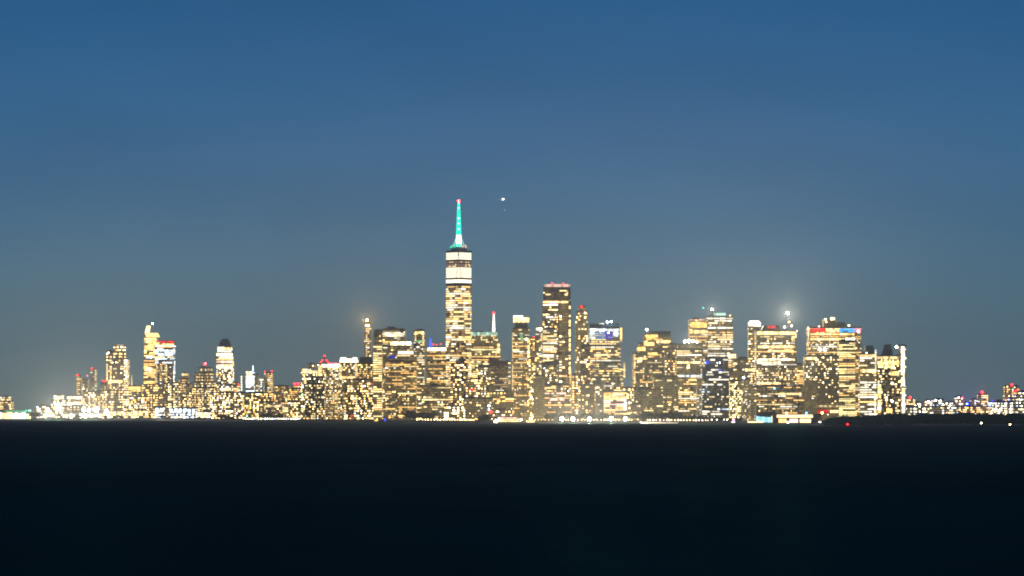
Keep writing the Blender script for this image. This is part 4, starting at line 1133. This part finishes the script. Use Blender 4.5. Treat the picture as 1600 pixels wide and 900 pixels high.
for x in (412, 420, 428, 437):
    tree(x, shore_d(x) + 30, R.uniform(644, 647), 'dark low tree behind the left end of the shore lamp row', 'low trees behind the lamp row', wide=1.3)
for x in (548, 556, 564, 572, 580):
    tree(x, shore_d(x) + 26, R.uniform(644, 648), 'dark tree behind the lamp row below the dotted apartment tower', 'dark trees below the apartment tower', wide=1.2)
for x, y in ((52, 643), (57, 641), (62, 644)):
    tree(x, 11380, y, 'dark tree in the little clump right of the pier shed', 'tree clump by the pier shed', wide=1.2)
x = 70.0
while x < 378:
    tree(x, shore_d(x) + R.uniform(-2, 6), R.choice((648, 650, 651.5, 653, 654)), 'tiny dark bush at the water edge of the left shore', 'bushes on the left shore', wide=R.uniform(1.2, 2.2))
    x += R.choice((5, 7, 11, 18, 26))
x = 384.0
while x < 640:
    tree(x, shore_d(x) - 3, R.uniform(655, 657.5), 'tiny dark shrub under the long white lamp row', 'shrubs under the lamp row', base=1.0, wide=R.uniform(1.8, 3.0))
    x += R.choice((9, 14, 22, 31))
tree(757, 7120, 647.5, 'single round dark tree on a small point left of the ferry', base=.2, wide=1.5, kind=DENSE)
mb = MB(); mb.lathe([(26, -.5), (24, .5), (15, 1.0), (2, 1.2)], at(757, 7120), 7120, 20)
o = mb.build('islet_ground', mat_surface('islet_earth', (.05, .05, .035), .95)); o['kind'] = 'structure'

# ------------------------------------------------------------------ dark island on the right
ID = 5600.0
mb = MB()
ip = [(1262, 6300), (1276, 5900), (1300, 5620), (1345, 5480), (1420, 5400), (1520, 5350), (1640, 5300), (1760, 5300), (1760, 6300)]
mb.prism([(at(p, d), d) for p, d in ip], -.5, 1.6)
o = mb.build('island_ground', mat_surface('island_earth', (.04, .045, .03), .95)); o['kind'] = 'structure'
def rim(x):
    pts = [(1284, 660), (1293, 654), (1305, 651), (1318, 649), (1330, 650.5), (1345, 649), (1365, 648), (1385, 645), (1400, 646.5), (1415, 647), (1440, 644), (1460, 645), (1485, 645.5), (1505, 643.5), (1530, 646), (1560, 646), (1600, 645), (1680, 645)]
    for (a, ya), (b, yb) in zip(pts, pts[1:]):
        if a <= x <= b: return ya + (yb - ya) * (x - a) / (b - a)
    return 650
for row, (dd, dy, st) in enumerate(((5780, 0, 5.0), (5640, 4, 6.0), (5530, 9, 7.5))):
    x = 1285.0 + row * 9
    while x < 1625:
        tree(x, dd + R.uniform(-25, 25), rim(x) + dy + R.uniform(-1.2, 1.6), 'black tree in the dense unlit treeline of the island on the right', 'treeline of the dark island', base=1.6, wide=1.25)
        x += R.uniform(st * .75, st * 1.25)
# solid undergrowth below the crowns
mb = MB(); q = random.Random(5)
for i in range(5200):
    px = q.uniform(1284, 1640); dd = q.uniform(5500, 5800)
    y = rim(px) + q.uniform(4, 17)
    zz = hz(y, dd)
    if zz < 1.6: continue
    s = q.uniform(1.2, 2.6)
    c = Vector((at(px, dd), dd, zz)); u = Vector((q.gauss(0, 1), q.gauss(0, .6), q.gauss(0, 1))).normalized() * s; v = u.orthogonal().normalized() * s
    mb.quad(tuple(c - u), tuple(c - v), tuple(c + u), tuple(c + v))
o = mb.build('undergrowth', leaf_m); o['kind'] = 'stuff'; o['label'] = 'black undergrowth filling the dark island on the right'; o['category'] = 'undergrowth'
for (px, y, h, k, rr, lb) in ((1324, 669, 'red', 8, 1.5, 'red navigation lamp on the shore of the dark island'), (1292.5, 661, 'white', 8, 1.1, 'small white lamp at the left tip of the dark island'),
                              (1533, 661, 'cream', 8, 1.1, 'left one of two pale lamps alone on the dark island'), (1578, 667, 'cream', 8, 1.1, 'right one of two pale lamps alone on the dark island')):
    Dl = 5330 if px > 1300 else 5820
    if px < 1340 and px > 1300: Dl = 5500
    zz = hz(y, Dl)
    o = lamp(px, Dl, h, k, rr, lb, z=0.6)
    s = (zz - .6) / 8.0
    if s < .35: s = .35
    o.scale = (1, 1, s) if s > .3 else (.4, .4, .4)

# ------------------------------------------------------------------ aircraft in the sky
D = 9000.0
r = thing('airplane', 'tiny airplane showing as a bright white light high in the sky right of the spire', 'airplane', (at(785, D), D, hz(312, D)))
m2 = MB(); m2.tube((0, -9, 0), (0, 10, .6), 1.3, .6, 8); m2.tube((0, -11.5, -.2), (0, -9, 0), .4, 1.3, 8); m2.build('fuselage', wall('white'), r)
m2 = MB(); m2.prism([(-13, 3), (0, -3), (13, 3), (13, 4.6), (0, 1.2), (-13, 4.6)], -.25, .2); m2.build('wing', wall('white'), r)
m2 = MB(); m2.box(-.2, .2, 7, 10.4, .8, 4.2, ty0=9); m2.box(-4.5, 4.5, 8.4, 10.2, .6, .9); m2.build('tail', wall('white'), r)
for x, zz, rr, k in ((-2.6, -1.8, 1.1, 3), (1.2, .6, 1.9, 7), (3.4, 1.8, 1.4, 6)):
    m2 = MB(); m2.ball((x, -7, zz), rr); m2.build('landing_light', glow('white', k), r)
D = 9000.0
r = thing('helicopter', 'faint grey speck of light in the sky just below the bright white one', 'aircraft', (at(789, D), D, hz(328, D)))
m2 = MB(); m2.ball((0, 0, 0), 1.6, n=10, k=6); m2.tube((0, 1, .3), (0, 9, .6), .5, .2, 6); m2.box(-.15, .15, 8, 9.6, .4, 2.4); m2.build('fuselage', wall('grey'), r)
m2 = MB(); m2.tube((0, 0, 1.4), (0, 0, 2.2), .2, .2, 6); m2.box(-5, 5, -.15, .15, 2.2, 2.3); m2.box(-.15, .15, -5, 5, 2.32, 2.42); m2.build('rotor', wall('grey'), r)
m2 = MB(); m2.ball((0, -1.6, -.6), .7); m2.build('lamp', glow('white', 5), r)

# ------------------------------------------------------------------ harbour air
hm = bpy.data.materials.new('harbour_air')
hm.use_nodes = True
hm.cycles.volume_sampling = 'EQUIANGULAR'
ht = hm.node_tree
for n in list(ht.nodes):
    if n.type != 'OUTPUT_MATERIAL': ht.nodes.remove(n)
hv = ht.nodes.new("ShaderNodeVolumePrincipled")
hv.inputs['Color'].default_value = (.9, .93, .95, 1)
hv.inputs['Density'].default_value = 0.00002
hv.inputs['Anisotropy'].default_value = 0.75
ho = [n for n in ht.nodes if n.type == 'OUTPUT_MATERIAL'][0]
ht.links.new(hv.outputs[0], ho.inputs['Volume'])
mb = MB(); mb.box(-9500, 9500, -600, 26000, -1.8, 640)
o = mb.build('haze', hm)
o['kind'] = 'stuff'
